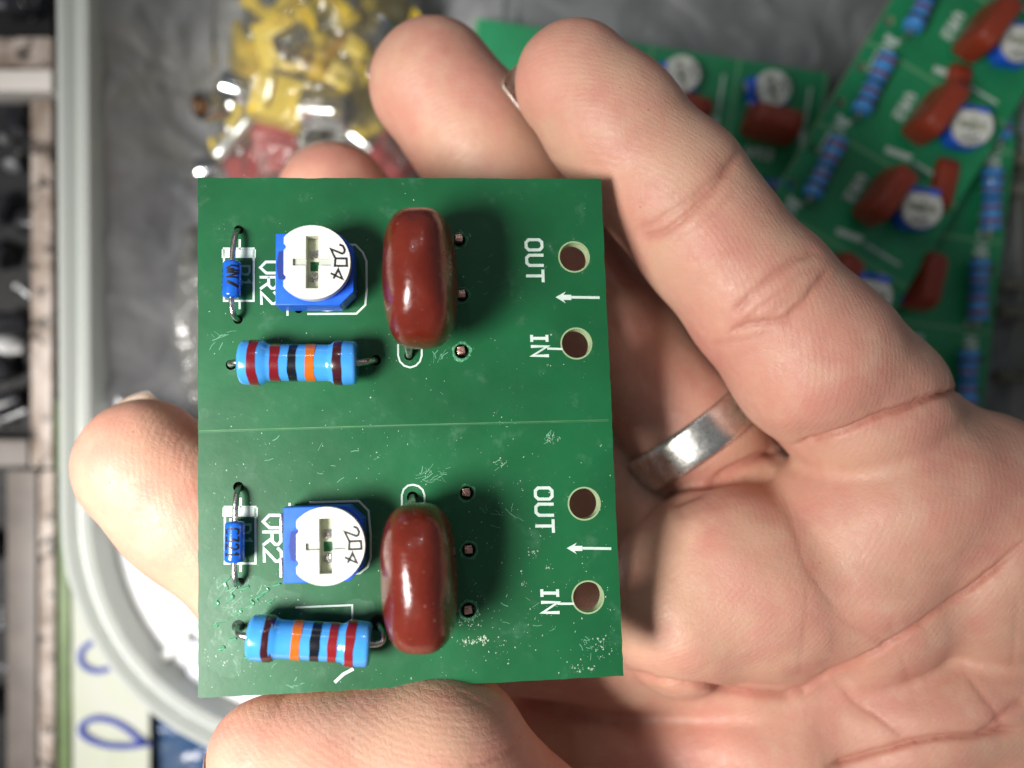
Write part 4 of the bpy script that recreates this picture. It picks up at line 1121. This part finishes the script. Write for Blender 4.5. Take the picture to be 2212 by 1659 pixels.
# ---- organiser with pale dividers left of the container
M_pale = mat('pale_wood', (.24, .18, .14), .4, bump=(5, .8, .04), vary=(1.3, (.56, .48, .43), 1.0), speck=(4, .56, (.06, .045, .035), .9))
M_grime = mat('grey_brown_divider', (.13, .11, .10), .5, vary=(1.2, (.2, .17, .15), .8))
M_blackf = mat('black_lining', (.010, .010, .011), .6, bump=(5, .4, .03))
zt = -8.35
root = empty('parts_organiser', loc=W(0, 700, zt - .9)); tag(root, 'parts organiser with pale dividers and black compartments left of the container', 'organiser')
def pbox(name, x0, x1, y0, y1, z0, z1, m, bev=.03):
    a, b_ = W(x0, y0, z1), W(x1, y1, z1)
    mb = MB(); mb.box(Vector(((a.x + b_.x) / 2, (a.y + b_.y) / 2, (z0 + z1) / 2)) - root.location, (abs(b_.x - a.x), abs(b_.y - a.y), z1 - z0), bev=bev)
    return auto_smooth(mb.build(name, m, root))
pbox('base', -500, 112, -400, 2000, zt - 1.1, zt - .86, M_blackf)
pbox('divider', 66, 112, 215, 1010, zt - .85, zt, M_pale)
pbox('divider', 84, 116, 1016, 2000, zt - .85, zt, M_pale)
pbox('divider', -500, 112, 80, 140, zt - .85, zt, M_pale)
pbox('divider', -500, 112, 150, 196, zt - .85, zt - .05, mat('divider_glare_white', (.75, .70, .66), .2))  # white strip painted in for the glare on the beige divider
pbox('divider', 14, 78, 1016, 2000, zt - .84, zt - .02, M_grime)
pbox('divider', -500, 60, 950, 1008, zt - .84, zt - .05, M_grime)
M_scr = mat('dull_zinc', (.55, .56, .58), .35, metal=.8, bump=(10, .4, .02))
for k, (x, y, r, lab) in enumerate(((28, 355, .16, 'small grey screw in the upper black compartment'), (10, 300, .12, 'faint grey screw above the other in the black compartment'), (18, 752, .32, 'large bright white nut in the middle of the black compartment'),
                                    (40, 620, .10, 'tiny bright screw by the pale divider'), (8, 905, .2, 'dull screw at the bottom of the black compartment'), (4, 1345, .14, 'bright screw at the far left beside the brown divider'), (6, 1440, .12, 'smaller bright screw below it at the far left'), (60, 20, .2, 'grey screw at the top left corner of the organiser'))):
    rt = empty('screw', loc=W(x, y, zt - .5)); tag(rt, lab, 'screw', 'loose screws in the organiser'); rt.rotation_euler = (.9, .4 * k, k * 1.1)
    smooth_obj(MB().lathe([(0, 0), (0, r * .7), (r * .15, r), (r * .5, r), (r * .7, r * .55), (r * .72, 0)], (0, 0, 0), (0, 0, 1), 6 if k == 2 else 20).build('head', mat('white_zinc', (.85, .85, .85), .3) if k == 2 else M_scr, rt))
    smooth_obj(MB().lathe([(0, 0), (0, r * .4), (-r * 2.6, r * .38), (-r * 3, 0)], (0, 0, -.002), (0, 0, 1), 14).build('shank', M_scr, rt))

# ---- green strip, handwritten paper and blue bag below the container corner
mb = MB(); a, b_ = W(118, 860, -8.5), W(150, 2000, -8.5)
o = auto_smooth(mb.box((0, 0, 0), (abs(b_.x - a.x), abs(b_.y - a.y), .9), bev=.1, seg=4).build('green_strip', mat('moss_green_plastic', (.11, .17, .065), .4, vary=(1.3, (.17, .24, .10), .9))))
o.location = ((a.x + b_.x) / 2, (a.y + b_.y) / 2, -8.95); tag(o, 'moss green plastic strip between the pale divider and the white paper', 'strip')
a, b_ = W(152, 1150, -8.6), W(324, 2000, -8.6)
o = film('paper_slip', a.x, b_.x, b_.y, a.y, -8.6, .02, mat('white_paper', (.55, .56, .51), .7, vary=(1.0, (.50, .54, .38), .7)), 30, 60, seed=2, thick=.02, edge=.02)
tag(o, 'white paper slip with blue handwritten loops under the container corner', 'paper')
ink = mat('blue_marker_ink', (.008, .035, .30), .5)
zp = -8.56
def loops(pts, wd):
    mb = MB(); q = []
    n_ = len(pts)
    for i in range(n_ - 1):
        p0, p1, p2, p3 = [Vector(pts[max(0, min(n_ - 1, i + k))]) for k in (-1, 0, 1, 2)]
        for s in range(6):
            t = s / 6; q.append(.5 * ((2 * p1) + (p2 - p0) * t + (2 * p0 - 5 * p1 + 4 * p2 - p3) * t * t + (3 * p1 - p0 - 3 * p2 + p3) * t ** 3))
    q.append(Vector(pts[-1])); q = [(W(p.x, p.y, zp)) for p in q]
    mb.ribbon([(p.x - o.location.x, p.y - o.location.y) for p in q], wd, zp + .02 - o.location.z)
    return mb.build('handwriting', ink, o)
loops([(198, 1388), (180, 1402), (174, 1422), (184, 1440), (206, 1449), (230, 1446), (262, 1430), (280, 1400), (262, 1376), (228, 1374)], .11)
loops([(318, 1606), (296, 1592), (272, 1572), (240, 1556), (206, 1552), (182, 1562), (176, 1580), (192, 1596), (226, 1608), (262, 1612), (292, 1610), (318, 1606)], .12)
a, b_ = W(328, 1480, -8.8), W(560, 1900, -8.8)
tag(film('blue_bag', a.x, b_.x, b_.y, a.y, -8.9, .10, mat('blue_film', (.015, .07, .20), .25, spec=.7, bump=(2, .4, .1), vary=(1.2, (.09, .13, .20), .9)), 60, 60, seed=6, thick=.01),
    'dark blue glossy plastic bag beside the thumb nail at the bottom', 'plastic bag')

# ---- rack with dark slots right of the container
root = empty('slotted_rack', loc=W(2260, 600, -9)); tag(root, 'grey rack with dark slots lying at the right edge beside the board panels', 'rack')
M_rack = mat('grey_brown_plastic', (.13, .125, .10), .5, vary=(1, (.2, .19, .15), .8))
pbox('base', 2180, 2700, -300, 1300, -9.6, -9.2, M_blackf)
for y in (330, 395, 600, 660, 800, 1000): pbox('crossbar', 2165, 2700, y, y + 24, -9.19, -8.4, M_rack)
pbox('crossbar', 2192, 2700, -300, 290, -9.19, -8.5, mat('lighter_rack', (.32, .33, .34), .5))
for x in (2222,): pbox('upright', x, x + 26, 330, 1300, -9.15, -8.38, M_rack)

bc = empty('black_capacitor'); smooth_obj(MB().lathe([(0, 0), (0, .22), (.03, .25), (.5, .25), (.55, .22), (.55, .17), (.53, .16), (.53, 0)], (0, 0, 0), (0, 0, 1), 24).build('can', mat('black_sleeve', (.018, .018, .022), .3), bc))
smooth_obj(MB().lathe([(.531, 0), (.535, .155), (.54, 0)], (0, 0, 0), (0, 0, 1), 24).build('top', mat('dull_can_top', (.25, .25, .27), .35, metal=.8), bc))
DARK = [(30, 240, 'black capacitor at the top of the upper black compartment'), (8, 430, 'black capacitor lying at the far left under the grey screws'), (45, 480, 'black capacitor beside the pale divider, upper half'), (20, 560, 'black capacitor in the middle of the black compartment'),
        (50, 700, 'black capacitor beside the divider, right of the white nut'), (12, 820, 'black capacitor below the white nut'), (46, 860, 'black capacitor low beside the divider'), (30, 20, 'black capacitor at the very top left'), (-8, 1200, 'black capacitor at the left edge beside the brown divider'), (-5, 1550, 'black capacitor at the bottom left edge')]
for k, (x, y, lab) in enumerate(DARK):
    o = bc if k == 0 else copy_tree(bc)
    o.location = W(x, y, zt - .45); o.rotation_euler = (random.uniform(.8, 1.8), random.uniform(-.5, .5), random.uniform(0, 6)); tag(o, lab, 'capacitor', 'black capacitors in the organiser')
